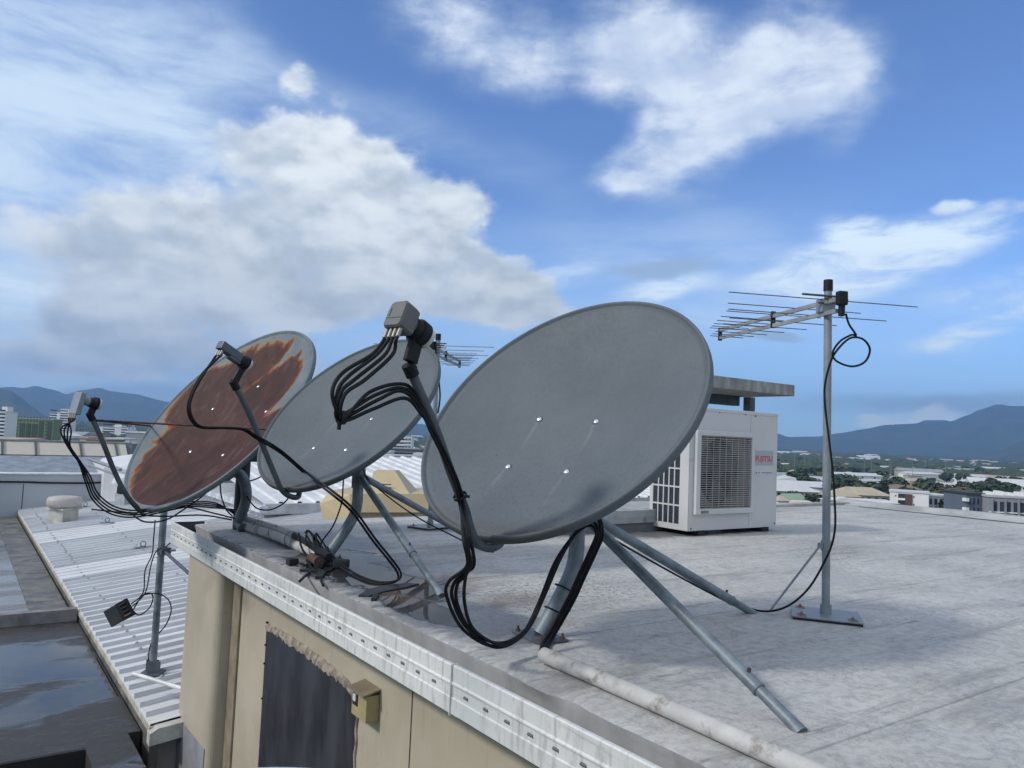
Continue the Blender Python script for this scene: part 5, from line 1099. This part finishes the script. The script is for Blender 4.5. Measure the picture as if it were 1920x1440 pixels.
def road(pa, pb, w_):
    pa, pb = V(pa), V(pb); d_ = (pb-pa).normalized(); s_ = V((-d_.y, d_.x, 0))*w_/2; z = V((0, 0, GZ+.06))
    return MB().add([V((p.x, p.y, 0))+q+z for p, q in ((pa, -s_), (pb, -s_), (pb, s_), (pa, s_))], [(0, 1, 2, 3)])
asph = worn('asphalt', (.06, .06, .065), .8, 0, .2, .2)
for k, (d0, s0, d1, s1) in enumerate(((560, 60, 900, 800), (400, 100, 640, 520), (1100, 200, 1500, 1200))): tag(road(mpos(d0, s0), mpos(d1, s1), 12).build('road', asph), kind='structure')
# mountains: ridges as real relief kilometres away
def mtn_mat(name, c1, c2):
    m, g, b = mat(name, c1, .95); p = g.pos(); n = g.noise(g.map(p, sc=(1, 1, 1.5)), .003, 9, .65); g.put(b.inputs['Base Color'], g.mix(g.mr(n, .35, .65), c1, c2)); return m
def mountains(name, pts, d, depth, m, amp):
    random.seed(int(d)); prof = [((x-960)/F, x, y) for x, y in pts]
    def top(t):
        for (a, xa, ya), (b, xb, yb) in zip(prof, prof[1:]):
            if a <= t <= b:
                k = (t-a)/(b-a); k = k*k*(3-2*k)*.5+k*.5; return ya+(yb-ya)*k
        return prof[-1][2]
    N = int((prof[-1][0]-prof[0][0])*260); K = 16; vs = []
    from mathutils import noise as mn
    for i in range(N+1):
        t = prof[0][0]+(prof[-1][0]-prof[0][0])*i/N; x = 960+t*F; v_ = oD(x, top(t), d); H_ = v_.z-GZ
        for k in range(K+1):
            s_ = k/K; dd = d-depth+depth*1.6*s_
            base = min(1, s_/.625) if s_ <= .625 else max(0, 1-(s_-.625)/.375)
            p = mpos(dd, t*dd); nz = mn.fractal(V((p.x, p.y, 0))*.0011, .8, 2.1, 5)*amp*H_*min(base, 1)*(1-.0*base) if .02 < base < .995 else 0
            prof_h = H_*(base**1.25)
            vs.append((p.x, p.y, GZ-2+max(0, prof_h-abs(nz))+ (mn.noise(V((t*60, 0, d)))*.006*H_ if base > .99 else 0)))
    mb = MB(); mb.add(vs, [(i*(K+1)+k, (i+1)*(K+1)+k, (i+1)*(K+1)+k+1, i*(K+1)+k+1) for i in range(N) for k in range(K)], 0, True)
    o = mb.build(name, m); tag(o, kind='structure'); return o
mg1 = mtn_mat('forest slope', (.018, .032, .014), (.040, .055, .022))
mountains('mountains', [(-560, 740), (-300, 735), (-100, 722), (0, 726), (23, 725), (47, 727), (65, 723), (100, 730), (127, 739), (150, 732), (188, 727), (208, 733), (250, 738), (317, 753), (400, 748), (500, 752), (600, 762), (700, 772), (780, 794), (860, 802), (900, 806), (1100, 806), (1300, 800), (1400, 806), (1459, 812), (1482, 819), (1540, 818), (1575, 812), (1625, 804), (1665, 796), (1720, 794), (1737, 787.5), (1775, 787.5), (1785, 790), (1815, 779), (1840, 767.5), (1875, 757.5), (1897, 761), (1920, 761), (2100, 770), (2450, 800)], 7000, 1800, mg1, .5)
mountains('foothills', [(-500, 680), (-300, 690), (-100, 712), (0, 728), (22, 732), (42, 745), (67, 763), (87, 778), (110, 786), (200, 790), (330, 800), (480, 808), (600, 815)], 4200, 1100, mtn_mat('near forest slope', (.018, .032, .014), (.036, .050, .020)), .5)
mountains('foothills', [(1780, 866), (1830, 858), (1865, 850), (1920, 827), (2050, 800), (2300, 790), (2600, 830)], 4600, 1000, mtn_mat('near forest slope', (.02, .035, .014), (.045, .055, .025)), .5)
# ------------------------------------------------------------------ buildings in the town
glassd = worn('dark window glass', (.03, .04, .055), .25, 0, .2, .5)
wallw = worn('white render', (.74, .74, .72), .7, 0, .04, .2); wallg = worn('grey render', (.25, .26, .28), .7, 0, .06, .2); wallb = worn('slate blue render', (.10, .13, .17), .7, 0, .06, .2)
roofw = worn('white sheet roof', (.55, .56, .56), .5, 0, .05, .2); roofg = worn('grey sheet roof', (.28, .29, .30), .6, 0, .1, .2); rooft = worn('tan tile roof', (.42, .36, .27), .7, 0, .1, .2); roofgr = worn('pale green roof', (.26, .36, .26), .6, 0, .1, .2)
wallt = worn('cream render', (.45, .40, .31), .7, 0, .06, .2); brownm = worn('brown cladding', (.10, .045, .035), .7, 0, .1, .4); redm = worn('red sign panel', (.40, .04, .04), .6)
def tower(x0, x1, ytop, d, dp, label, wm, bands=None, bandmat=None, cols=None, skew=0., name='tower_block', cat='building', roofm_=None, group=None, overl=True, winrect=None):
    a_, b_ = oD(x0, ytop, d), oD(x1, ytop, d); z = (a_.z+b_.z)/2; w_ = (b_-a_).length; ang = atan2(b_.y-a_.y, b_.x-a_.x)+skew
    c_ = (a_+b_)/2; R = Matrix.Rotation(ang, 3, 'Z'); c_ = V((c_.x, c_.y, GZ))+R@V((0, dp/2, 0)); h_ = z-GZ
    u = empty(name, label, cat, c_, group); u.matrix_world = Matrix.Translation(c_) @ R.to_4x4()
    MB().bx(-w_/2, w_/2, -dp/2, dp/2, 0, h_).build('wall', wm, u)
    MB().bx(-w_/2-.3, w_/2+.3, -dp/2-.3, dp/2+.3, h_, h_+.6).build('roof', roofm_ or roofw, u)
    return u, w_, h_, dp
def bands(u, w_, h_, dp, n, z0, fl, hh, x0=-.48, x1=.48, m=None, name='window'):
    me = MB().bx(w_*x0, w_*x1, -dp/2-.12, -dp/2+.02, 0, hh).mesh(name); me.materials.append(m or glassd)
    for i in range(n): link(name, me, u, (0, 0, z0+i*fl))
def grid(u, w_, h_, dp, nx_, nz_, z0, fl, ww, hh, x0=-.45, x1=.45, m=None, y=None):
    me = MB().bx(-ww/2, ww/2, -.10, .03, 0, hh).mesh('window'); me.materials.append(m or glassd)
    for i in range(nx_):
        for k in range(nz_): link('window', me, u, (w_*(x0+(x1-x0)*(i+.5)/nx_), -dp/2 if y is None else y, z0+k*fl))
grn = worn('green render', (.15, .20, .07), .7, 0, .12, .3); grnd = worn('dark green strip', (.04, .06, .03), .7, 0, .2, .3)
u, w_, h_, dp = tower(9, 101, 785, 700, 14, 'long green apartment block with pale roof line at far left', grn, roofm_=worn('pale roof edge', (.40, .42, .38), .7))
for i, (a_, b_) in enumerate(((.03, .11), (.15, .24), (.32, .42), (.45, .54), (.57, .68), (.71, .80), (.88, .97))): MB().bx(w_*(a_-.5), w_*(b_-.5), -dp/2-.3, -dp/2+.1, 1, h_-1.5-(3 if 1 < i < 5 else 0)).build('recess', grnd, u)
grid(u, w_, h_, dp, 14, 8, 4, 3., 1.4, 1.3, m=worn('shadowed glass', (.02, .03, .03), .3))
u, w_, h_, dp = tower(-12, 11, 772, 650, 16, 'white balcony tower at the extreme left edge, beside the green block', wallw); bands(u, w_, h_, dp, 9, 6, 3., 1.5)
MB().bx(-w_*.1, w_*.35, -4, 4, h_+.6, h_+4.5).build('lift_room', wallw, u)
u, w_, h_, dp = tower(94, 128, 774, 930, 18, 'tall white tower with dark bands just right of the green block', wallw); bands(u, w_, h_, dp, 11, 4, 3., 1.6, -.48, -.12); bands(u, w_, h_, dp, 11, 4, 3., 1.6, .06, .48)
MB().bx(-w_*.02, w_*.5, -6, 8, h_+.6, h_+4.8).build('upper_storey', wallw, u)
u, w_, h_, dp = tower(184, 240, 801, 1000, 20, 'low white block with dark horizontal bands left of the rusty dish', wallw); bands(u, w_, h_, dp, 6, 4, 3.1, 1.6, -.34, .06); bands(u, w_, h_, dp, 6, 4, 3.1, 1.6, .28, .49)
MB().bx(w_*-.05, w_*.24, -6, 6, h_+.6, h_+3.6).build('lift_room', wallw, u)
u, w_, h_, dp = tower(140, 170, 812, 900, 20, 'cream low block between the white tower and the banded block', wallt, roofm_=rooft); grid(u, w_, h_, dp, 5, 4, 4, 3.2, 1.6, 1.2)
u, w_, h_, dp = tower(34, 62, 823, 420, 14, 'low building with dark red roof in front of the green block', wallg, roofm_=worn('dark red roof', (.20, .03, .025), .7)); bands(u, w_, h_, dp, 1, h_-2.2, 3, 1.0)
u, w_, h_, dp = tower(236, 285, 812, 420, 30, 'bright white shed roof beside the lower left rim of the rusty dish', wallg, roofm_=roofw)
p = oD(250, 796, 900); q = oD(244, 812, 900); r = oD(257, 812, 900); wpart(MB().cyl(q, p, .5, n=6).cyl(r, p, .5, n=6).cyl(V((q.x, q.y, GZ)), q, .5, n=6).cyl(V((r.x, r.y, GZ)), r, .5, n=6), 'frame', roofw, unit('steel_frame', 'small pale triangular frame on the skyline left of the rusty dish', 'frame', V((p.x, p.y, GZ))))
for x0, x1, y_, d, lab, wm_2, rm_ in ((150, 165, 822, 300, 'beige flat roofed block below the white banded block', wallt, rooft), (200, 232, 824, 330, 'white walled low block below the banded block', wallw, roofw), (-30, 30, 826, 200, 'tan curved roof low at the extreme left edge', wallt, rooft), (163, 199, 827, 260, 'low brown roofed block behind the grey screen wall', wallt, worn('brown roof', (.22, .13, .09), .7))):
    u, w_, h_, dp = tower(x0, x1, y_, d, 12, lab, wm_2, roofm_=rm_); bands(u, w_, h_, dp, 1, h_-2.0, 3, .9)
u, w_, h_, dp = tower(730, 772, 818, 620, 16, 'white apartment tower seen through the gap between the two nearer dishes', wallw); grid(u, w_, h_, dp, 6, 8, 3, 2.9, 1.9, 1.3, -.48, .2); grid(u, w_, h_, dp, 2, 8, 3, 2.9, 2.2, 1.7, .2, .48, m=worn('bluish glass', (.14, .19, .20), .3))
MB().bx(-w_*.1, w_*.12, -5, 5, h_+.6, h_+2.6).build('lift_room', worn('dark red box', (.15, .05, .05), .7), u)
u, w_, h_, dp = tower(728, 790, 845, 330, 20, 'long dark grey roof below the white apartment tower', wallg, roofm_=worn('charcoal roof', (.07, .075, .08), .7)); bands(u, w_, h_, dp, 2, h_-5, 3, 1.2)
u, w_, h_, dp = tower(776, 800, 853, 300, 10, 'small pale yellow building below the white apartment tower', worn('pale yellow', (.5, .48, .33), .7)); grid(u, w_, h_, dp, 3, 1, h_-2.5, 3, 1, 1)
u, w_, h_, dp = tower(712, 730, 849, 280, 12, 'small white building at the left end of the charcoal roof', wallw); grid(u, w_, h_, dp, 3, 2, h_-6, 3, .9, 1)
# houses with pitched roofs
def house(px, py, d, w_, dp, hw, hr, ang, wm, rm, label, group=None, hip=True, win=True, base=None):
    "px, py: where the ridge is seen"
    r = oD(px, py, d); c_ = V((r.x, r.y, GZ)); H_ = r.z-GZ if base is None else base
    u = empty('house', label, 'house', c_, group); u.matrix_world = Matrix.Translation(c_) @ Matrix.Rotation(ang+atan2(HR.y, HR.x), 4, 'Z')
    hw = H_-hr
    MB().bx(-w_/2, w_/2, -dp/2, dp/2, 0, hw).build('wall', wm, u)
    o_ = .6; rx = w_/2-(dp/2 if hip else -o_); rx = max(rx, .5)
    mb = MB(); mb.add([(-w_/2-o_, -dp/2-o_, hw-.1), (w_/2+o_, -dp/2-o_, hw-.1), (w_/2+o_, dp/2+o_, hw-.1), (-w_/2-o_, dp/2+o_, hw-.1), (-rx, 0, H_), (rx, 0, H_)], [(0, 1, 5, 4), (1, 2, 5), (2, 3, 4, 5), (3, 0, 4), (0, 3, 2, 1)]); mb.build('roof', rm, u)
    if win:
        me = MB().bx(-.8, .8, -.06, .04, 0, 1.2).mesh('window'); me.materials.append(glassd); n_ = max(2, int(w_/4)); fl = max(1, int(hw/3))
        for i in range(n_):
            for k in range(min(fl, 4)): link('window', me, u, (w_*(-.42+.84*(i+.5)/n_), -dp/2, hw-2.1-3*k))
    return u, w_, hw, dp
# white flats with a brown stair panel
u, w_, h_, dp = tower(1672, 1737, 924, 300, 12, 'white three storey flats with a brown panel beyond the roof edge at right', wallw, skew=radians(-28))
MB().bx(w_*-.28, w_*-.10, -dp/2-.3, -dp/2+.1, 0, h_-.5).build('balcony_recess', glassd, u); MB().bx(w_*-.10, w_*.08, -dp/2-.5, -dp/2+.05, 0, h_-.5).build('brown_panel', brownm, u)
for k in range(3): MB().bx(w_*-.28, w_*-.10, -dp/2-.7, -dp/2-.1, h_-3.0-3*k, h_-2.2-3*k).build('balcony', wallw, u)
for k in range(3): MB().bx(w_*-.36, w_*-.33, -dp/2-.06, -dp/2+.05, h_-1.8-3*k, h_-1.2-3*k).build('window', glassd, u); MB().bx(w_*.11, w_*.14, -dp/2-.06, -dp/2+.05, h_-1.8-3*k, h_-1.2-3*k).build('window', glassd, u)
u, w_, h_, dp = tower(1737, 1792, 931, 302, 12, 'pale rear wing of the white flats with tall dark windows, right of the brown panel', worn('pale grey render', (.42, .43, .43), .7), skew=radians(8))
for k in range(5): 
    for z_ in (h_-3.2, h_-6.2): MB().bx(w_*(-.44+.19*k), w_*(-.33+.19*k), -dp/2-.06, -dp/2+.05, z_, z_+2.3).build('window', glassd, u)
# grey flats at the right edge
u, w_, h_, dp = tower(1812, 1848, 928, 230, 12, 'slate blue end of the grey flats with pale balconies, near the right edge', wallb, roofm_=worn('black parapet', (.03, .03, .035), .6)); grid(u, w_, h_, dp, 4, 2, h_-5.6, 2.8, .5, 1.8)
for k in range(3): MB().bx(-w_*.62, -w_*.44, -dp/2-.9, -dp/2+1, h_-2.0-2.8*k, h_-1.0-2.8*k).build('balcony', wallw, u); MB().bx(w_*.44, w_*.70, -dp/2-.9, -dp/2+1, h_-2.0-2.8*k, h_-1.0-2.8*k).build('balcony', wallw, u)
u, w_, h_, dp = tower(1858, 1932, 934, 224, 12, 'light grey flats with tall dark window strips at the right edge', worn('mid grey render', (.27, .275, .30), .7), roofm_=worn('pale parapet', (.45, .45, .44), .6), skew=radians(-12))
for k in range(6): MB().bx(w_*(-.40+.155*k), w_*(-.31+.155*k), -dp/2-.08, -dp/2+.05, h_-7.5, h_-1.2).build('window', glassd, u)
for k in range(4): MB().bx(w_*(-.42+.24*k), w_*(-.30+.24*k), -3, 1, h_+.6, h_+1.4+.3*(k % 2)).build('roof_plant', wallw, u)
for k in range(3): MB().bx(w_*(-.45+.30*k), w_*(-.42+.30*k), -dp/2-.9, -dp/2, 0, h_-.2).build('pier', wallg, u)
for z_ in (h_-4.4, h_-7.6): MB().bx(-w_*.5, w_*.5, -dp/2-.25, -dp/2+.02, z_, z_+.35).build('floor_band', wallw, u)
H = house
H(1610, 913, 350, 24, 12, 0, 3.2, .05, wallt, rooft, 'large tan hip roofed house behind the tall mast'); H(1575, 918, 345, 14, 10, 0, 2.6, .1, wallt, rooft, 'smaller tan roofed wing close left of the large tan house')
H(1480, 906, 390, 26, 16, 0, 3.5, .1, wallt, roofw, 'wide white hip roof just right of the air conditioner')
H(1484, 925, 300, 9, 8, 0, 2.6, .5, wallw, roofgr, 'house with pale green gable roof right of the air conditioner', hip=False)
H(1464, 929, 270, 4, 4, 0, 1.6, .2, wallw, rooft, 'tiny cream hut touching the right edge of the air conditioner')
H(1500, 938, 280, 12, 6, 0, 1.2, -.1, wallt, worn('cream roof', (.52, .49, .38), .7), 'low cream roof in front of the green gabled house')
H(1610, 934, 290, 26, 7, 0, 1.0, -.18, wallt, roofw, 'long low white roof in front of the tan house'); H(1577, 931, 300, 10, 8, 0, 1.2, .1, wallt, roofw, 'short white roof left of the long low white roof')
u, w_, h_, dp = tower(1600, 1640, 903, 520, 20, 'white shop building with a red panel far beyond the tan house', wallw); MB().bx(-w_*.35, w_*.45, -dp/2-.3, -dp/2, h_-4.2, h_-1.6).build('red_panel', redm, u)
u, w_, h_, dp = tower(1641, 1668, 903, 540, 20, 'white box building right of the shop with the red panel', wallw)
H(1875, 897, 600, 44, 20, 0, 5, -.35, wallw, roofw, 'long bright white shed at right, behind the grey flats', hip=False)
H(1760, 903, 560, 14, 12, 0, 3, .1, wallw, roofw, 'pale house left of the brownish tree'); H(1690, 908, 480, 20, 12, 0, 2.5, 0, wallt, worn('faded brown roof', (.22, .15, .11), .8), 'faded brown roof left of the brownish tree')
H(1480, 886, 620, 24, 14, 0, 3, .1, worn('pinkish wall', (.32, .14, .12), .7), roofg, 'pinkish red building right of the air conditioner, farther off'); H(1530, 893, 560, 34, 14, 0, 2.4, -.1, wallw, worn('light grey roof', (.42, .43, .43), .6), 'long light grey roof left of the tall mast')
u, w_, h_, dp = tower(1150, 1198, 935, 210, 14, 'white gabled building seen left of the air conditioner under the dish rim', wallw, roofm_=roofw)
H(1190, 926, 240, 20, 14, 0, 2.2, .1, wallg, roofw, 'white roof left of the air conditioner, beyond the plinth'); H(1205, 905, 330, 24, 14, 0, 2.2, .0, wallg, roofg, 'grey roof just visible left of the air conditioner')
# scattered houses: one kind of label per look
rs = random.Random(21)
kinds = [(wallw, roofw, 'small white roofed house far off in the suburb', 'white roofed houses in the suburb'), (wallt, roofg, 'small grey roofed house far off in the suburb', 'grey roofed houses in the suburb'), (wallt, rooft, 'small tan roofed house far off in the suburb', 'tan roofed houses in the suburb'), (wallw, worn('dull red roof', (.25, .07, .05), .7), 'small dull red roofed house far off in the suburb', 'red roofed houses in the suburb')]
protos = {}
busy = [(1672, 1800, 250, 340), (1800, 1935, 180, 260), (1560, 1665, 270, 380)]
def scatter_house(px, d, sc, kk, big=False):
    side = (px-960)/F*d; p = mpos(d, side); p.z = GZ
    key = (kk, big)
    if key not in protos:
        wm, rm, lab, grp = kinds[kk]
        lab2 = lab.replace('small', 'large').replace('house', 'shed') if big else lab
        grp2 = grp.replace('houses', 'sheds') if big else grp
        me = []
        w_, dp, hw, hr = (42, 20, 7, 2.2) if big else (15, 10, 4.6, 2.2)
        mbw = MB().bx(-w_/2, w_/2, -dp/2, dp/2, 0, hw).mesh('wall'); mbw.materials.append(wm)
        mbr = MB(); rx = w_/2-dp*.4 if not big else w_/2+.3
        mbr.add([(-w_/2-.6, -dp/2-.6, hw-.1), (w_/2+.6, -dp/2-.6, hw-.1), (w_/2+.6, dp/2+.6, hw-.1), (-w_/2-.6, dp/2+.6, hw-.1), (-rx, 0, hw+hr), (rx, 0, hw+hr)], [(0, 1, 5, 4), (1, 2, 5), (2, 3, 4, 5), (3, 0, 4), (0, 3, 2, 1)]); mbr = mbr.mesh('roof'); mbr.materials.append(rm)
        mbn = MB()
        n_ = 5 if big else 3
        mwin = MB().bx(-.9, .9, -.08, .04, 0, 1.3).mesh('window'); mwin.materials.append(glassd)
        protos[key] = (mbw, mbr, mwin, w_, dp, hw, lab2, grp2)
    mw, mr2, mwin, w_, dp, hw, lab, grp = protos[key]
    u = link('shed' if big else 'house', None, None, p); tag(u, lab, 'shed' if big else 'house', grp)
    u.rotation_euler = (0, 0, atan2(HR.y, HR.x)+rs.choice((0, 0, .25, -.3, .6, 1.3))); u.scale = (sc, sc, sc*rs.uniform(.85, 1.2))
    link('wall', mw, u); link('roof', mr2, u)
    if d < 700:
        for i in range(3): link('window', mwin, u, (w_*(-.3+.3*i), -dp/2, hw-2.2))
hn = 0
for band, (d0, d1, n_) in enumerate(((380, 560, 24), (560, 900, 84), (900, 1500, 80), (1500, 3200, 90))):
    for i in range(n_):
        px = rs.uniform(1130, 1990) if band < 2 or rs.random() < .85 else rs.uniform(680, 860); d = rs.uniform(d0, d1)
        if any(a <= px <= b and c_ <= d <= e_ for a, b, c_, e_ in busy): continue
        big = rs.random() < (.1, .2, .35, .7)[band]; kk = rs.choices((0, 1, 2, 3), (.48, .18, .26, .08))[0]
        scatter_house(px, d, rs.uniform(.6, 1.05)*(1 if band < 3 else 1.4), kk, big)
for i in range(26): scatter_house(rs.uniform(-60, 330), rs.uniform(330, 900), rs.uniform(.8, 1.2), rs.choice((0, 0, 1, 2)), rs.random() < .3)
for i in range(10): scatter_house(rs.uniform(690, 860), rs.uniform(420, 900), 1., rs.choice((0, 1)), rs.random() < .3)
# trees
def tree_mesh(seed, nc, leaf, H_, W_):
    r_ = random.Random(seed); mb = MB()
    lumps = []
    for i in range(9): 
        a = r_.uniform(0, 6.28); rad = r_.uniform(.1, .42)*W_; lumps.append((rad*cos(a), rad*sin(a), H_*r_.uniform(.42, .82), W_*r_.uniform(.17, .30)))
    for i in range(nc):
        l = lumps[i % 9]; u_ = V((r_.gauss(0, 1), r_.gauss(0, 1), r_.gauss(0, .8))).normalized()*l[3]*(r_.random()**.35)
        c_ = V(l[:3])+u_; n_ = (u_+V((r_.uniform(-1, 1), r_.uniform(-1, 1), r_.uniform(-.3, 1)))*l[3]*.7); B_ = basis(n_); s_ = leaf*r_.uniform(.6, 1.3)
        vs = [c_+B_@V((x*s_, y*s_, r_.uniform(-.3, .3)*s_)) for x, y in ((-1, -.6), (.2, -1), (1, .3), (-.2, 1))]; mb.add(vs, [(0, 1, 2, 3)])
    crown = mb.mesh('crown')
    mb = MB(); mb.cyl((0, 0, 0), (0, 0, H_*.5), .35, .2, 7)
    for i in range(4): l = lumps[i]; mb.cyl((0, 0, H_*.38), (l[0]*.9, l[1]*.9, l[2]), .16, .05, 5)
    return crown, mb.mesh('trunk')
bark = worn('bark', (.08, .06, .045), .9)
def leafm(name, a, b):
    m, g, bb = mat(name, a, .7); i_ = g.n('ShaderNodeObjectInfo').outputs['Random']; n = g.noise(g.pos(), .35, 4, .6)
    g.put(bb.inputs['Base Color'], g.mix(g.m('MULTIPLY', g.m('ADD', i_, g.mr(n, .3, .7)), .5), a, b)); return m
lv = [leafm('dark foliage', (.014, .030, .010), (.035, .062, .020)), leafm('mid foliage', (.022, .044, .012), (.060, .088, .025)), leafm('olive foliage', (.045, .050, .018), (.095, .085, .035))]
TP = []
for k, (s_, m_) in enumerate(((1, 0), (2, 1), (3, 0), (4, 1), (5, 2))):
    cr, tr = tree_mesh(s_, 620, .85, 9., 9.); cr.materials.append(lv[m_]); tr.materials.append(bark); TP.append((cr, tr, m_))
names = ['dark green tree standing among the suburb houses', 'mid green tree standing among the suburb houses', 'olive green tree standing among the suburb houses']
def tree(px, d, sc, k, label=None, group='trees among the suburb houses', z=None):
    side = (px-960)/F*d; p = mpos(d, side); p.z = GZ
    u = link('tree', None, None, p); tag(u, label or names[TP[k][2]], 'tree', group if label is None else None)
    u.rotation_euler = (0, 0, rs.uniform(0, 6.28)); u.scale = (sc*rs.uniform(.9, 1.25), sc*rs.uniform(.9, 1.25), sc*rs.uniform(.75, 1.0))
    link('crown', TP[k][0], u); link('trunk', TP[k][1], u)
tree(1792, 330, 2.0, 4, 'big brownish olive tree between white flats and grey flats'); tree(1768, 370, 1.6, 0, 'dark tree behind the rear wing of the white flats'); tree(1800, 300, 1.3, 1, 'bright green bush tree touching the left side of the grey flats')
tree(1860, 420, 1.8, 0, 'broad dark tree in front of the long bright white shed'); tree(1495, 270, .85, 1, 'green shrub in front of the green gabled house'); tree(1528, 300, 1.15, 0, 'dark tree left of the tall mast near the deck edge')
tree(1670, 330, 1.05, 0, 'dark tree between the tan house and the white flats'); tree(1585, 285, .75, 1, 'small tree in front of the long low white roof'); tree(1728, 270, .95, 1, 'tree in front of the pale rear wing of the white flats'); tree(1762, 268, .9, 0, 'rounded dark tree right of the pale rear wing')
for band, (d0, d1, n_) in enumerate(((340, 520, 50), (520, 800, 78), (800, 1400, 115))):
    for i in range(n_):
        px = rs.uniform(1120, 1990) if rs.random() < .86 else rs.uniform(680, 860)
        d = rs.uniform(d0, d1)
        if any(a <= px <= b and c_-30 <= d <= e_ for a, b, c_, e_ in busy): continue
        tree(px, d, rs.uniform(.9, 1.5), rs.choices(range(5), (.28, .24, .22, .2, .06))[0])
# far woodland as one mass
r_ = random.Random(9); mb = MB(); ico = bmesh.new(); bmesh.ops.create_icosphere(ico, subdivisions=1, radius=1); iv = [w.co.copy() for w in ico.verts]; ico.verts.index_update(); ifc = [[w.index for w in f.verts] for f in ico.faces]; ico.free()
for i in range(7000):
    t = r_.random(); d = 850+4700*(t**1.2); zone = r_.random()
    px = r_.uniform(1080, 2050) if zone < .62 else (r_.uniform(-250, 420) if zone < .82 else r_.uniform(420, 1080))
    p = mpos(d, (px-960)/F*d); s_ = r_.uniform(6, 13)*(1+d/5000)
    mb.add([(p.x+w.x*s_*r_.uniform(.8, 1.5), p.y+w.y*s_*r_.uniform(.8, 1.5), GZ+2.5+max(-2, w.z)*s_*.55*r_.uniform(.8, 1.3)) for w in iv], ifc, 0, False)
tag(mb.build('far_woodland', leafm('far foliage', (.016, .034, .012), (.045, .065, .022))), 'hazy belt of woodland at the foot of the mountains', 'woodland', kind='stuff')
# floodlight poles over the far fields
pm_ = MB().cyl((0, 0, 0), (0, 0, 20), .22, .14, 6).mesh('pole'); pm_.materials.append(galvpole); hm_ = MB().box((0, 0, 20.2), (2.4, .5, 1.2)).mesh('lamp_head'); hm_.materials.append(galvpole)
for px, d in ((1467, 760), (1494, 800), (1512, 780), (1540, 830), (1568, 760), (1624, 720), (1637, 700), (1674, 760), (1714, 790), (1738, 820), (1776, 800)):
    u = link('floodlight_pole', None, None, mpos(d, (px-960)/F*d)+V((0, 0, GZ))); tag(u, 'thin grey floodlight pole rising above the far suburb trees', 'lamp post', 'floodlight poles over the suburb'); link('pole', pm_, u); link('lamp_head', hm_, u)
# the tall building carrying all these roofs
tb = MB().bx(.25, XR-.3, -9, -.35, GZ, -3.21).bx(-9, 2, 1.5, 12, GZ, -3.0).bx(2.2, 12.8, .4, 11.2, GZ, -3.02)
tag(tb.build('tower_body', beigedark), kind='structure')
# ------------------------------------------------------------------ air
hz_ = bpy.data.materials.new('air'); hz_.use_nodes = True; nt = hz_.node_tree; nt.nodes.clear(); g = G(nt)
pv = g.n('ShaderNodeVolumePrincipled'); pv.inputs['Color'].default_value = (.30, .56, .98, 1); pv.inputs['Density'].default_value = 1.25e-4; pv.inputs['Anisotropy'].default_value = .2
o_ = g.n('ShaderNodeOutputMaterial'); g.put(o_.inputs['Volume'], pv.outputs[0])
def rect(f0, f1, sd_, z): return [mpos(f0, -sd_)+V((0, 0, z)), mpos(f0, sd_)+V((0, 0, z)), mpos(f1, sd_)+V((0, 0, z)), mpos(f1, -sd_)+V((0, 0, z))]
mb = MB().add(rect(-2600, 8500, 8700, GZ-3)+rect(-2600, 8500, 8700, 560), [(0, 1, 2, 3), (7, 6, 5, 4), (0, 4, 5, 1), (1, 5, 6, 2), (2, 6, 7, 3), (3, 7, 4, 0)]); ho = mb.build('haze', hz_); tag(ho, kind='stuff')
cd.clip_end = 60000
